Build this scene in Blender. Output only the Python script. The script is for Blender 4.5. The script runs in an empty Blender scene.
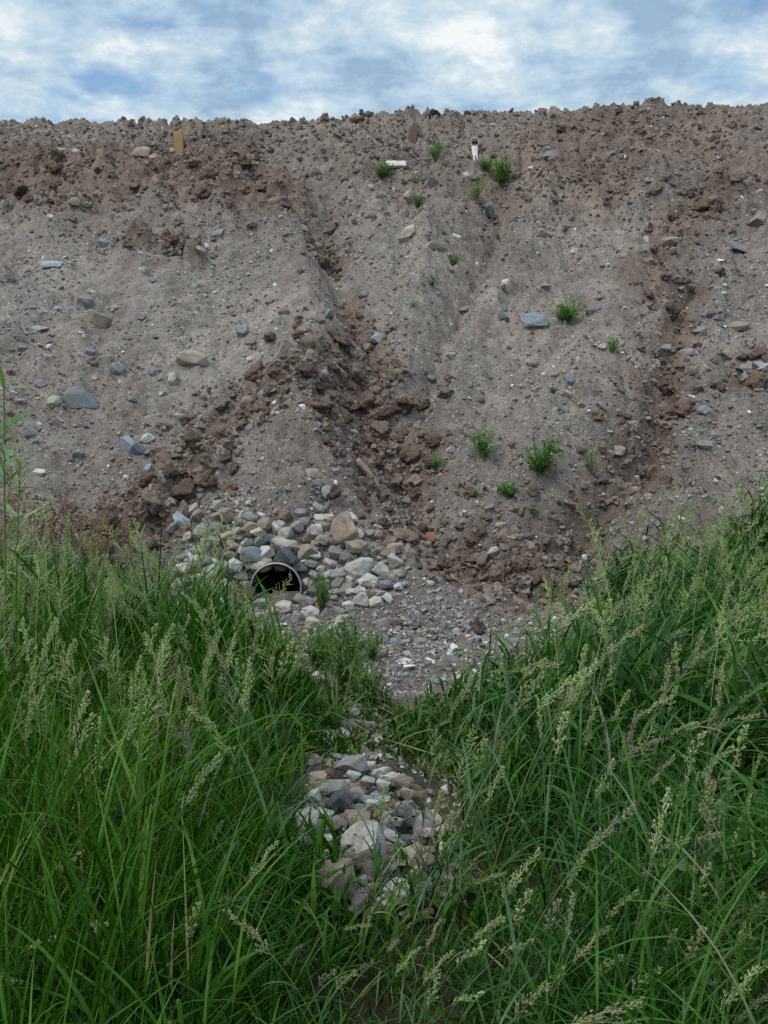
import bpy, bmesh, math, random
import numpy as np
from mathutils import Vector, Matrix, Euler, noise as mnoise

random.seed(11)
rng = np.random.default_rng(11)
scene = bpy.context.scene
COL = scene.collection
R = math.radians

# ------------------------------------------------------------------ camera
CAMZ, PITCH, F = 1.65, R(11.5), 931.0
cam_d = bpy.data.cameras.new('camera')
cam = bpy.data.objects.new('camera', cam_d)
COL.objects.link(cam)
cam.location = (0, 0, CAMZ)
cam.rotation_euler = (math.pi / 2 - PITCH, 0, 0)
cam_d.sensor_fit = 'VERTICAL'
cam_d.sensor_height = 24
cam_d.lens = 24 * F / 1024
cam_d.clip_end = 2000
cam_d.clip_start = 0.05
scene.camera = cam
CP, SP = math.cos(PITCH), math.sin(PITCH)


def ray_dir(px, py):
    a = (np.asarray(px, float) - 384) / F
    b = (512 - np.asarray(py, float)) / F
    return np.stack([a, CP + b * SP, -SP + b * CP], -1)


def project(p):
    p = np.asarray(p, float)
    x, y, z = p[..., 0], p[..., 1], p[..., 2] - CAMZ
    d = y * CP - z * SP
    return 384 + F * x / d, 512 - F * (y * SP + z * CP) / d, d


# ------------------------------------------------------------------ noise on arrays
def hsh(ix, iy, seed):
    h = (ix.astype(np.int64) * 374761393 + iy.astype(np.int64) * 668265263 + seed * 974711) & 0xffffffff
    h = ((h ^ (h >> 13)) * 1274126177) & 0xffffffff
    h = ((h ^ (h >> 16)) * 2246822519) & 0xffffffff
    return ((h ^ (h >> 15)) & 0xffffff) / float(0xffffff)


def vnoise(x, y, seed=0):
    ix, iy = np.floor(x), np.floor(y)
    fx, fy = x - ix, y - iy
    fx = fx * fx * fx * (fx * (fx * 6 - 15) + 10)
    fy = fy * fy * fy * (fy * (fy * 6 - 15) + 10)
    a, b = hsh(ix, iy, seed), hsh(ix + 1, iy, seed)
    c, d = hsh(ix, iy + 1, seed), hsh(ix + 1, iy + 1, seed)
    return (a + (b - a) * fx) * (1 - fy) + (c + (d - c) * fx) * fy - 0.5


def fbm(x, y, seed=0, octv=4, gain=0.5):
    t, a, f = 0, 1.0, 1.0
    for o in range(octv):
        t = t + a * vnoise(x * f + 17.3 * o, y * f - 9.1 * o, seed + o)
        a *= gain
        f *= 2.03
    return t


def lumps(x, y, seed=0, dens=1.0):
    """rounded caps of random radius, one per cell, in cell units"""
    ix, iy = np.floor(x), np.floor(y)
    best = np.zeros_like(x)
    for dx in (-1, 0, 1):
        for dy in (-1, 0, 1):
            cx, cy = ix + dx, iy + dy
            ox, oy = hsh(cx, cy, seed), hsh(cx, cy, seed + 7)
            r = 0.30 + 0.55 * hsh(cx, cy, seed + 13)
            on = hsh(cx, cy, seed + 29) < dens
            d2 = (x - cx - ox) ** 2 + ((y - cy - oy) * (0.8 + 0.5 * hsh(cx, cy, seed + 31))) ** 2
            h = (0.6 * np.sqrt(np.maximum(0, r * r - d2)) + 0.5 * np.maximum(0, r - np.sqrt(d2))) * on
            best = np.maximum(best, h)
    return best


def sstep(a, b, x):
    t = np.clip((x - a) / (b - a), 0, 1)
    return t * t * (3 - 2 * t)


def seg_dist(x, y, pts):
    """distance to a polyline and the parameter 0..1 along it"""
    best = np.full(np.shape(x), 1e9)
    par = np.zeros(np.shape(x))
    n = len(pts) - 1
    for i in range(n):
        ax, ay = pts[i]
        bx, by = pts[i + 1]
        vx, vy = bx - ax, by - ay
        t = np.clip(((x - ax) * vx + (y - ay) * vy) / (vx * vx + vy * vy + 1e-9), 0, 1)
        d = np.hypot(x - ax - t * vx, y - ay - t * vy)
        m = d < best
        best = np.where(m, d, best)
        par = np.where(m, (i + t) / n, par)
    return best, par


# ------------------------------------------------------------------ terrain height
KY = [-80, -5, 0, 2, 3, 4, 5, 5.8, 6.4, 7, 8, 10, 12, 13, 13.7, 14.15, 14.6, 16, 40, 300]
KZ = [0.1, 0.05, 0, -0.08, -0.18, -0.28, -0.36, -0.36, -0.2, 0.1, 0.68, 1.95, 3.27, 3.95, 4.36, 4.50, 4.55, 4.5, 4.3, 4.0]


def base(x, y):
    x, y = np.asarray(x, float), np.asarray(y, float)
    z = 0
    for o, w in ((-0.3, .15), (-0.15, .2), (0, .3), (0.15, .2), (0.3, .15)):
        z = z + w * np.interp(y + o, KY, KZ)
    up = sstep(7, 14, y)
    z = z + up * (0.0015 * x * x * sstep(-1, 1, x) + 0.024 * x - 0.03)
    return z


def march(px, py, hfun, t0=1.2, t1=26.0, n=500):
    """first point where the pixel's ray meets the ground"""
    d = ray_dir(px, py).reshape(-1, 3)
    ts = np.linspace(t0, t1, n)
    out = np.full((len(d), 3), np.nan)
    done = np.zeros(len(d), bool)
    prev = None
    for t in ts:
        p = d * t + np.array([0, 0, CAMZ])
        g = p[:, 2] - hfun(p[:, 0], p[:, 1])
        if prev is not None:
            m = (~done) & (g <= 0)
            f = prev[1][m] / (prev[1][m] - g[m] + 1e-9)
            out[m] = prev[0][m] + (p[m] - prev[0][m]) * f[:, None]
            done |= m
        prev = (p, g)
    return out


def poly_xy(pts):
    a = np.array(pts, float)
    p = march(a[:, 0], a[:, 1], base)
    return [tuple(q[:2]) for q in p]


# (pixel polyline, half width m, depth m) : rills worn into the bank, and berms (negative depth)
GULLY = [
    ([(332, 150), (326, 210), (345, 275), (376, 332), (350, 385), (395, 445), (450, 512), (545, 570)], 0.42, 0.37),
    ([(488, 150), (500, 205), (470, 262), (432, 345), (408, 420)], 0.34, 0.32),
    ([(388, 165), (405, 215), (392, 300), (378, 335)], 0.25, 0.10),
    ([(700, 230), (684, 300), (664, 370), (655, 440), (600, 490), (548, 566)], 0.26, 0.20),
    ([(262, 395), (215, 440), (170, 495), (118, 530)], 0.22, 0.12),
    ([(600, 260), (560, 340), (520, 400), (500, 470)], 0.16, 0.06),
    ([(90, 200), (110, 290), (95, 380), (70, 470)], 0.25, 0.08),
    ([(200, 190), (215, 280), (225, 380)], 0.22, 0.07),
    ([(750, 250), (735, 330), (720, 420)], 0.22, 0.09),
    ([(560, 160), (520, 260), (470, 340), (440, 400)], 0.22, -0.12),
    ([(300, 240), (310, 330), (300, 430), (300, 500)], 0.50, -0.24),
    ([(430, 210), (425, 270), (410, 320)], 0.32, -0.20),
    ([(600, 350), (560, 430), (530, 500)], 0.55, -0.18),
    ([(205, 460), (165, 492), (120, 515)], 0.16, -0.22),
    ([(640, 250), (610, 340), (590, 440)], 0.35, -0.08),
]
GXY = [(poly_xy(p), w, d) for p, w, d in GULLY]
# loose clod trains: (pixel polyline, half width m, weight, clod size range m)
CLODS = [
    ([(368, 358), (340, 385), (325, 405), (355, 425), (405, 428)], 0.34, 120, (0.12, 0.30)),
    ([(372, 455), (402, 487), (440, 512), (490, 540), (548, 566)], 0.22, 90, (0.09, 0.24)),
    ([(316, 218), (332, 232)], 0.22, 10, (0.10, 0.22)),
    ([(347, 272), (374, 330), (362, 358)], 0.16, 18, (0.06, 0.16)),
    ([(252, 395), (215, 432), (190, 468), (150, 500), (120, 525)], 0.26, 80, (0.10, 0.30)),
    ([(694, 270), (668, 345), (660, 400), (650, 450)], 0.18, 30, (0.08, 0.22)),
    ([(650, 450), (600, 480), (570, 530), (545, 570)], 0.22, 26, (0.08, 0.18)),
    ([(640, 292), (690, 215), (720, 190)], 0.28, 22, (0.10, 0.26)),
    ([(756, 372), (750, 384)], 0.16, 7, (0.12, 0.26)),
    ([(500, 585), (520, 560), (550, 560)], 0.25, 12, (0.09, 0.20)),
    ([(20, 170), (120, 175), (220, 165), (270, 190)], 0.5, 34, (0.12, 0.30)),
    ([(30, 195), (85, 200)], 0.25, 10, (0.12, 0.26)),
    ([(140, 235), (190, 240)], 0.15, 8, (0.08, 0.18)),
]
CXY = [(poly_xy(p), w, n, s) for p, w, n, s in CLODS]
PIPE_X, PIPE_Y, PIPE_Z, PIPE_R = -0.80, 6.62, -0.275, 0.188


def masks(x, y):
    z0 = base(x, y)
    px, py, dd = project(np.stack([x, y, z0], -1))
    crest = sstep(11.0, 12.6, y + 0.5 * fbm(x * 0.7, y * 0.7, 40, 3)) * (1 - sstep(60, 90, y))
    band = np.zeros_like(x)
    for pts, w, n, s in CXY:
        d, _ = seg_dist(x, y, pts)
        d = d + 0.12 * fbm(x * 3, y * 3, 55, 3)
        band = np.maximum(band, 1 - sstep(w * 0.5, w * 1.5, d))
    return crest, band


def pile_hole(x, y):
    e = ((x + 0.03 - 0.13 * (3.15 - y)) / 0.39) ** 2 + ((y - 3.13) / 0.60) ** 2
    return np.exp(-(e ** 1.6))


def height(x, y):
    x, y = np.asarray(x, float), np.asarray(y, float)
    z = base(x, y)
    slope = sstep(5.6, 7.2, y)
    face = slope * (1 - sstep(13.6, 14.6, y))
    for pts, w, d in GXY:
        wob = 0.10 * fbm(x * 1.5, y * 1.5, 3, 3)
        dist, t = seg_dist(x, y, pts)
        fade = sstep(0, 0.12, t) * (1 - 0.5 * sstep(0.85, 1, t))
        z = z - 1.35 * d * np.exp(-((np.abs(dist + wob) / (0.78 * w)) ** 1.4) * 1.2) * fade
    z = z + face * (0.22 * fbm(x * 0.55, y * 0.45, 60, 3) + 0.060 * fbm(x * 2.6 + 0.6 * np.sin(y), y * 0.8, 61, 4) - 0.14 * np.abs(fbm(x * 1.5 + 9, y * 0.9, 64, 3)))
    crest, band = masks(x, y)
    patch = sstep(-0.12, 0.25, fbm(x * 0.8, y * 0.8, 70, 3))
    rough = np.clip(0.32 + 0.45 * patch * face + 0.8 * crest * (0.55 + 0.45 * patch) + 0.8 * band, 0, 1.1) * slope + 0.15
    wx = x + 0.09 * fbm(x * 6, y * 6, 80, 3, 0.7)
    wy = y + 0.09 * fbm(x * 6 + 30, y * 6, 81, 3, 0.7)
    z = z + rough * 0.11 * lumps(wx * 4.2, wy * 4.2, 90, 0.7) * 1.0
    z = z + rough * 0.075 * lumps(wx * 8.7 + 3, wy * 8.7, 91, 0.8)
    z = z + (0.25 + 0.75 * rough) * 0.026 * lumps(wx * 19, wy * 19, 92, 0.85) + 0.026 * (0.5 + rough) * fbm(x * 17, y * 17, 97, 3, 0.8)
    z = z + (0.35 + 0.65 * rough) * 0.055 * fbm(x * 6, y * 6, 93, 5, 0.62)
    # crest clods sticking up at the skyline
    z = z + crest * 0.05 * sstep(13.2, 14.2, y) * fbm(x * 1.1, y * 0.5, 95, 3)
    z = z + 0.11 * np.clip(1.3 * pile_hole(x, y), 0, 1)
    # the wash-out in front of the culvert's mouth
    m = np.exp(-(((x - PIPE_X) / 0.42) ** 4)) * (1 - sstep(PIPE_Y + 0.02, PIPE_Y + 0.30, y)) * sstep(4.8, 6.0, y)
    z = z * (1 - m) + m * (-0.365 + 0.02 * fbm(x * 9, y * 9, 99, 2))
    # bank packed round the pipe's back
    m2 = np.exp(-(((x - PIPE_X) / 0.55) ** 2)) * sstep(PIPE_Y + 0.05, PIPE_Y + 0.4, y) * (1 - sstep(7.6, 8.6, y))
    z = z + 0.16 * m2
    return z


def axis(a, b, step, lo, hi, n):
    core = np.arange(a, b + step / 2, step)
    q = np.linspace(0, 1, n + 1)[1:] ** 2.4
    return np.concatenate([(a + (lo - a) * q)[::-1], core, b + (hi - b) * q])


GX = axis(-6.9, 6.9, 0.021, -120, 120, 34)
_q = np.linspace(0, 1, 29)[1:] ** 2.4
GY = np.concatenate([(1.2 - 81.2 * _q)[::-1], np.arange(1.2, 6.2, 0.030), np.arange(6.2, 14.9, 0.0205), 14.9 + 285.1 * _q])
XX, YY = np.meshgrid(GX, GY)
ZZ = height(XX, YY)


def hz(x, y):
    x, y = np.asarray(x, float), np.asarray(y, float)
    i = np.clip(np.searchsorted(GX, x) - 1, 0, len(GX) - 2)
    j = np.clip(np.searchsorted(GY, y) - 1, 0, len(GY) - 2)
    fx = np.clip((x - GX[i]) / (GX[i + 1] - GX[i]), 0, 1)
    fy = np.clip((y - GY[j]) / (GY[j + 1] - GY[j]), 0, 1)
    return (ZZ[j, i] * (1 - fx) + ZZ[j, i + 1] * fx) * (1 - fy) + (ZZ[j + 1, i] * (1 - fx) + ZZ[j + 1, i + 1] * fx) * fy


def hn(x, y, e=0.12):
    """ground normal, smoothed over a hand's width"""
    gx = (hz(x + e, y) - hz(x - e, y)) / (2 * e)
    gy = (hz(x, y + e) - hz(x, y - e)) / (2 * e)
    n = np.stack([-gx, -gy, np.ones_like(gx)], -1)
    return n / np.linalg.norm(n, axis=-1, keepdims=True)


def at(px, py):
    return march(np.atleast_1d(px), np.atleast_1d(py), hz, n=900)


# ------------------------------------------------------------------ materials
def node_mat(name):
    m = bpy.data.materials.new(name)
    m.use_nodes = True
    nt = m.node_tree
    return m, nt, nt.nodes, nt.links, nt.nodes['Principled BSDF']


def ramp(N, stops, interp='LINEAR'):
    n = N.new('ShaderNodeValToRGB')
    n.color_ramp.interpolation = interp
    e = n.color_ramp.elements
    while len(e) < len(stops):
        e.new(0.5)
    for k, (p, c) in enumerate(stops):
        e[k].position = p
        e[k].color = (*c, 1) if len(c) == 3 else c
    return n


def mixc(N, L, mode, fac, a, b):
    n = N.new('ShaderNodeMix')
    n.data_type = 'RGBA'
    n.blend_type = mode
    for sock, v in ((n.inputs[0], fac), (n.inputs[6], a), (n.inputs[7], b)):
        if hasattr(v, 'is_output') or isinstance(v, bpy.types.NodeSocket):
            L.new(v, sock)
        elif isinstance(v, (int, float)):
            sock.default_value = v
        else:
            sock.default_value = (*v, 1)
    return n.outputs[2]


def tex_noise(N, L, co, scale, detail=4, rough=0.55):
    n = N.new('ShaderNodeTexNoise')
    n.inputs['Scale'].default_value = scale
    n.inputs['Detail'].default_value = detail
    n.inputs['Roughness'].default_value = rough
    L.new(co, n.inputs['Vector'])
    return n.outputs['Fac']


def tex_vor(N, L, co, scale, feature='F1'):
    n = N.new('ShaderNodeTexVoronoi')
    n.feature = feature
    n.inputs['Scale'].default_value = scale
    L.new(co, n.inputs['Vector'])
    return n


def bump(N, L, h, strength, dist, nrm=None):
    b = N.new('ShaderNodeBump')
    b.inputs['Strength'].default_value = strength
    b.inputs['Distance'].default_value = dist
    L.new(h, b.inputs['Height'])
    if nrm is not None:
        L.new(nrm, b.inputs['Normal'])
    return b.outputs['Normal']


def attr(N, name):
    a = N.new('ShaderNodeAttribute')
    a.attribute_name = name
    return a


def ground_material():
    m, nt, N, L, B = node_mat('bank_soil')
    co = N.new('ShaderNodeTexCoord').outputs['Object']
    big = tex_noise(N, L, co, 0.9, 5)
    mid = tex_noise(N, L, co, 5.5, 6, 0.65)
    fine = tex_noise(N, L, co, 38, 5, 0.7)
    grey = ramp(N, [(0.28, (0.160, 0.134, 0.114)), (0.5, (0.258, 0.221, 0.191)), (0.74, (0.360, 0.318, 0.280))])
    L.new(mid, grey.inputs[0])
    brown = ramp(N, [(0.28, (0.108, 0.078, 0.062)), (0.52, (0.196, 0.148, 0.120)), (0.76, (0.286, 0.224, 0.186))])
    L.new(mid, brown.inputs[0])
    soil = mixc(N, L, 'MIX', attr(N, 'brown').outputs['Fac'], grey.outputs[0], brown.outputs[0])
    tone = ramp(N, [(0.32, (0.74, 0.72, 0.71)), (0.68, (1.22, 1.19, 1.15))])
    L.new(big, tone.inputs[0])
    soil = mixc(N, L, 'MULTIPLY', 1.0, soil, tone.outputs[0])
    ft = ramp(N, [(0.3, (0.72, 0.70, 0.69)), (0.7, (1.22, 1.21, 1.2))])
    L.new(fine, ft.inputs[0])
    soil = mixc(N, L, 'MULTIPLY', 1.0, soil, ft.outputs[0])
    # gravel chips pressed into the surface
    nrm = None
    hts = []
    for sc, cover, k in ((34, 0.66, 0), (75, 0.54, 1), (150, 0.48, 2)):
        v = tex_vor(N, L, co, sc)
        sep = N.new('ShaderNodeSeparateColor')
        L.new(v.outputs['Color'], sep.inputs[0])
        chip = ramp(N, [(0.0, (0.13, 0.115, 0.105)), (0.30, (0.22, 0.195, 0.175)), (0.50, (0.17, 0.185, 0.20)),
                        (0.66, (0.30, 0.255, 0.21)), (0.80, (0.27, 0.285, 0.29)), (0.93, (0.46, 0.44, 0.40)), (1.0, (0.6, 0.58, 0.54))], 'CONSTANT')
        L.new(sep.outputs[0], chip.inputs[0])
        on = N.new('ShaderNodeMath')
        on.operation = 'GREATER_THAN'
        on.inputs[1].default_value = cover
        L.new(sep.outputs[1], on.inputs[0])
        near = N.new('ShaderNodeMath')
        near.operation = 'LESS_THAN'
        near.inputs[1].default_value = 0.42
        L.new(v.outputs['Distance'], near.inputs[0])
        f = N.new('ShaderNodeMath')
        f.operation = 'MULTIPLY'
        L.new(on.outputs[0], f.inputs[0])
        L.new(near.outputs[0], f.inputs[1])
        g = N.new('ShaderNodeMath')
        g.operation = 'MULTIPLY'
        L.new(f.outputs[0], g.inputs[0])
        L.new(attr(N, 'chips').outputs['Fac'], g.inputs[1])
        soil = mixc(N, L, 'MIX', g.outputs[0], soil, chip.outputs[0])
        hts.append((g.outputs[0], v.outputs['Distance'], sc))
    soil = mixc(N, L, 'MULTIPLY', attr(N, 'toe_vignette').outputs['Fac'], soil, (0.60, 0.585, 0.585))  # lens vignetting toward the bank's foot, put in as darker soil colour
    hum = ramp(N, [(0.3, (0.028, 0.026, 0.016)), (0.6, (0.062, 0.050, 0.033)), (0.85, (0.11, 0.092, 0.06))])
    L.new(fine, hum.inputs[0])
    soil = mixc(N, L, 'MIX', attr(N, 'humus').outputs['Fac'], soil, hum.outputs[0])
    L.new(soil, B.inputs['Base Color'])
    B.inputs['Roughness'].default_value = 0.95
    B.inputs['Specular IOR Level'].default_value = 0.15
    n1 = bump(N, L, mid, 0.6, 0.03)
    n2 = bump(N, L, fine, 0.9, 0.012, n1)
    v = tex_vor(N, L, co, 60)
    n3 = bump(N, L, v.outputs['Distance'], 0.55, 0.008, n2)
    L.new(n3, B.inputs['Normal'])
    return m


def rock_material():
    m, nt, N, L, B = node_mat('broken_stone')
    tc = N.new('ShaderNodeTexCoord')
    oi = N.new('ShaderNodeObjectInfo')
    add = N.new('ShaderNodeVectorMath')
    add.operation = 'ADD'
    L.new(tc.outputs['Object'], add.inputs[0])
    sc = N.new('ShaderNodeVectorMath')
    sc.operation = 'SCALE'
    sc.inputs[0].default_value = (37, 19, 53)
    L.new(oi.outputs['Random'], sc.inputs['Scale'])
    L.new(sc.outputs[0], add.inputs[1])
    co = add.outputs[0]
    a = tex_noise(N, L, co, 3.0, 6, 0.65)
    b = tex_noise(N, L, co, 14, 5, 0.7)
    ta = ramp(N, [(0.28, (0.66, 0.64, 0.62)), (0.5, (1.0, 1.0, 1.0)), (0.75, (1.22, 1.2, 1.17))])
    L.new(a, ta.inputs[0])
    tb = ramp(N, [(0.3, (0.78, 0.77, 0.76)), (0.7, (1.15, 1.15, 1.14))])
    L.new(b, tb.inputs[0])
    c = mixc(N, L, 'MULTIPLY', 1.0, oi.outputs['Color'], ta.outputs[0])
    c = mixc(N, L, 'MULTIPLY', 1.0, c, tb.outputs[0])
    # patches of dried mud
    d = tex_noise(N, L, co, 1.7, 4, 0.6)
    dm = ramp(N, [(0.50, (0, 0, 0)), (0.66, (0.75, 0.75, 0.75))])
    L.new(d, dm.inputs[0])
    c = mixc(N, L, 'MIX', dm.outputs[0], c, (0.205, 0.165, 0.135))
    L.new(c, B.inputs['Base Color'])
    B.inputs['Roughness'].default_value = 0.85
    B.inputs['Specular IOR Level'].default_value = 0.25
    n1 = bump(N, L, a, 0.6, 0.015)
    n2 = bump(N, L, b, 0.5, 0.005, n1)
    L.new(n2, B.inputs['Normal'])
    return m


def clod_material():
    m, nt, N, L, B = node_mat('damp_clod')
    tc = N.new('ShaderNodeTexCoord')
    oi = N.new('ShaderNodeObjectInfo')
    co = tc.outputs['Object']
    a = tex_noise(N, L, co, 2.4, 6, 0.65)
    b = tex_noise(N, L, co, 11, 5, 0.7)
    ta = ramp(N, [(0.28, (0.66, 0.63, 0.61)), (0.5, (1.0, 1.0, 1.0)), (0.78, (1.3, 1.28, 1.26))])
    L.new(a, ta.inputs[0])
    tb = ramp(N, [(0.3, (0.7, 0.69, 0.68)), (0.7, (1.2, 1.2, 1.2))])
    L.new(b, tb.inputs[0])
    c = mixc(N, L, 'MULTIPLY', 1.0, oi.outputs['Color'], ta.outputs[0])
    c = mixc(N, L, 'MULTIPLY', 1.0, c, tb.outputs[0])
    L.new(c, B.inputs['Base Color'])
    B.inputs['Roughness'].default_value = 0.95
    B.inputs['Specular IOR Level'].default_value = 0.15
    n1 = bump(N, L, a, 0.7, 0.03)
    n2 = bump(N, L, b, 0.9, 0.014, n1)
    L.new(n2, B.inputs['Normal'])
    return m


def island_material(name, stops, rough=0.9, bscale=60, translucent=0.0, spec=0.2, vary=None, const=True):
    m, nt, N, L, B = node_mat(name)
    g = N.new('ShaderNodeNewGeometry')
    r = ramp(N, stops, 'CONSTANT' if const else 'LINEAR')
    L.new(g.outputs['Random Per Island'], r.inputs[0])
    co = N.new('ShaderNodeTexCoord').outputs['Object']
    n = tex_noise(N, L, co, bscale, 4, 0.65)
    t = ramp(N, [(0.3, (0.78, 0.78, 0.77)), (0.7, (1.2, 1.2, 1.19))])
    L.new(n, t.inputs[0])
    c = mixc(N, L, 'MULTIPLY', 1.0, r.outputs[0], t.outputs[0])
    if vary is not None:
        n2 = tex_noise(N, L, co, vary[0], 2)
        t2 = ramp(N, [(0.35, vary[1]), (0.65, vary[2])])
        L.new(n2, t2.inputs[0])
        c = mixc(N, L, 'MULTIPLY', 1.0, c, t2.outputs[0])
    if vary is not None:      # two mixes of species: yellower on one side of the drain, bluer on the other
        sx = N.new('ShaderNodeSeparateXYZ')
        L.new(co, sx.inputs[0])
        mr = N.new('ShaderNodeMapRange')
        mr.inputs['From Min'].default_value = -0.6
        mr.inputs['From Max'].default_value = 1.0
        L.new(sx.outputs[0], mr.inputs['Value'])
        side = ramp(N, [(0.0, (0.86, 0.98, 0.9)), (1.0, (0.62, 0.78, 1.2))])
        L.new(mr.outputs[0], side.inputs[0])
        c = mixc(N, L, 'MULTIPLY', 1.0, c, side.outputs[0])
    L.new(c, B.inputs['Base Color'])
    B.inputs['Roughness'].default_value = rough
    B.inputs['Specular IOR Level'].default_value = spec
    if translucent > 0:
        tr = N.new('ShaderNodeBsdfTranslucent')
        c2 = mixc(N, L, 'MULTIPLY', 1.0, c, (1.15, 1.25, 0.6))
        L.new(c2, tr.inputs['Color'])
        mx = N.new('ShaderNodeMixShader')
        mx.inputs[0].default_value = translucent
        L.new(B.outputs[0], mx.inputs[1])
        L.new(tr.outputs[0], mx.inputs[2])
        L.new(mx.outputs[0], N['Material Output'].inputs['Surface'])
    else:
        L.new(bump(N, L, n, 0.6, 0.01), B.inputs['Normal'])
    return m


def plain_material(name, col, rough=0.7, grain=(1, 1, 1), scale=20, dark=0.75, spec=0.3):
    m, nt, N, L, B = node_mat(name)
    co = N.new('ShaderNodeTexCoord').outputs['Object']
    mp = N.new('ShaderNodeMapping')
    mp.inputs['Scale'].default_value = grain
    L.new(co, mp.inputs[0])
    n = tex_noise(N, L, mp.outputs[0], scale, 5, 0.65)
    t = ramp(N, [(0.3, tuple(c * dark for c in col)), (0.7, tuple(min(1, c * 1.15) for c in col))])
    L.new(n, t.inputs[0])
    L.new(t.outputs[0], B.inputs['Base Color'])
    B.inputs['Roughness'].default_value = rough
    B.inputs['Specular IOR Level'].default_value = spec
    L.new(bump(N, L, n, 0.3, 0.01), B.inputs['Normal'])
    return m


def leaf_material(name, stops, translucent=0.3):
    """colour per object (repeats share a mesh)"""
    m, nt, N, L, B = node_mat(name)
    oi = N.new('ShaderNodeObjectInfo')
    g = N.new('ShaderNodeNewGeometry')
    md = N.new('ShaderNodeMath')
    md.operation = 'ADD'
    L.new(oi.outputs['Random'], md.inputs[0])
    L.new(g.outputs['Random Per Island'], md.inputs[1])
    fr = N.new('ShaderNodeMath')
    fr.operation = 'MULTIPLY'
    fr.inputs[1].default_value = 0.5
    L.new(md.outputs[0], fr.inputs[0])
    r = ramp(N, stops)
    L.new(fr.outputs[0], r.inputs[0])
    L.new(r.outputs[0], B.inputs['Base Color'])
    B.inputs['Roughness'].default_value = 0.5
    B.inputs['Specular IOR Level'].default_value = 0.35
    tr = N.new('ShaderNodeBsdfTranslucent')
    c2 = mixc(N, L, 'MULTIPLY', 1.0, r.outputs[0], (1.15, 1.25, 0.6))
    L.new(c2, tr.inputs['Color'])
    mx = N.new('ShaderNodeMixShader')
    mx.inputs[0].default_value = translucent
    L.new(B.outputs[0], mx.inputs[1])
    L.new(tr.outputs[0], mx.inputs[2])
    L.new(mx.outputs[0], N['Material Output'].inputs['Surface'])
    return m


M_GROUND = ground_material()
M_ROCK = rock_material()
M_CLOD = clod_material()
M_GRAVEL = island_material('gravel_chips', [(0.0, (0.18, 0.155, 0.138)), (0.25, (0.24, 0.208, 0.184)), (0.48, (0.295, 0.255, 0.222)),
                                            (0.66, (0.17, 0.19, 0.205)), (0.78, (0.30, 0.325, 0.34)), (0.87, (0.40, 0.35, 0.29)), (0.94, (0.60, 0.58, 0.54))])
M_CRUMB = island_material('soil_crumbs', [(0.0, (0.145, 0.105, 0.083)), (0.3, (0.185, 0.138, 0.110)), (0.6, (0.215, 0.168, 0.138)), (0.85, (0.245, 0.205, 0.175))], bscale=40)
M_GRASS = island_material('grass_blade', [(0.0, (0.015, 0.053, 0.004)), (0.30, (0.032, 0.098, 0.007)), (0.60, (0.055, 0.142, 0.011)),
                                          (0.86, (0.100, 0.190, 0.025)), (0.965, (0.14, 0.21, 0.035)), (0.988, (0.22, 0.19, 0.08)), (1.0, (0.30, 0.25, 0.13))],
                          rough=0.45, bscale=12, translucent=0.22, spec=0.18,
                          vary=(1.1, (0.72, 0.85, 0.9), (1.35, 1.12, 1.1)), const=False)
M_DRY = island_material('dead_straw', [(0.0, (0.20, 0.155, 0.09)), (0.5, (0.28, 0.22, 0.13)), (0.8, (0.15, 0.10, 0.06))], rough=0.8, bscale=20, translucent=0.15)
M_STEM = leaf_material('stalk_green', [(0.0, (0.075, 0.13, 0.045)), (0.5, (0.11, 0.16, 0.06)), (1.0, (0.20, 0.20, 0.095))], 0.1)
M_STALKLEAF = leaf_material('stalk_leaf', [(0.0, (0.035, 0.092, 0.025)), (0.5, (0.055, 0.125, 0.045)), (1.0, (0.095, 0.16, 0.085))], 0.28)
M_SEED_A = leaf_material('seed_pale_green', [(0.0, (0.30, 0.38, 0.15)), (0.5, (0.42, 0.47, 0.22)), (1.0, (0.54, 0.54, 0.31))], 0.25)
M_SEED_B = leaf_material('seed_straw', [(0.0, (0.30, 0.29, 0.14)), (0.5, (0.38, 0.36, 0.19)), (1.0, (0.47, 0.43, 0.26))], 0.25)
M_SEED_C = leaf_material('seed_purplish', [(0.0, (0.27, 0.23, 0.17)), (0.5, (0.34, 0.30, 0.22)), (1.0, (0.42, 0.38, 0.28))], 0.25)
M_WEED = leaf_material('weed_leaf', [(0.0, (0.075, 0.16, 0.035)), (0.5, (0.13, 0.24, 0.06)), (1.0, (0.21, 0.31, 0.11))], 0.35)
M_WILLOW = leaf_material('willow_leaf', [(0.0, (0.14, 0.22, 0.10)), (0.5, (0.20, 0.29, 0.14)), (1.0, (0.28, 0.36, 0.20))], 0.3)
M_RUST = leaf_material('russet_seed', [(0.0, (0.22, 0.105, 0.065)), (0.5, (0.29, 0.155, 0.095)), (1.0, (0.35, 0.23, 0.14))], 0.15)
M_TWIG = plain_material('bare_twig', (0.20, 0.14, 0.10), 0.85, (1, 1, 0.2), 60)
M_WOOD = plain_material('weathered_lath', (0.42, 0.27, 0.14), 0.8, (6, 6, 0.5), 14, 0.7)
M_WOODPALE = plain_material('weathered_board', (0.36, 0.25, 0.19), 0.8, (6, 0.5, 6), 10, 0.7)
M_WOODDARK = plain_material('muddy_board', (0.20, 0.135, 0.10), 0.85, (6, 0.5, 6), 10, 0.65)
M_PVC = plain_material('white_plastic', (0.60, 0.57, 0.52), 0.5, (1, 1, 1), 9, 0.8, 0.4)
M_PIPE = plain_material('dull_pipe_wall', (0.05, 0.05, 0.053), 0.5, (1, 1, 1), 7, 0.6, 0.4)
M_RIM = plain_material('worn_pipe_rim', (0.36, 0.36, 0.355), 0.5, (1, 1, 1), 12, 0.8, 0.5)


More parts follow.
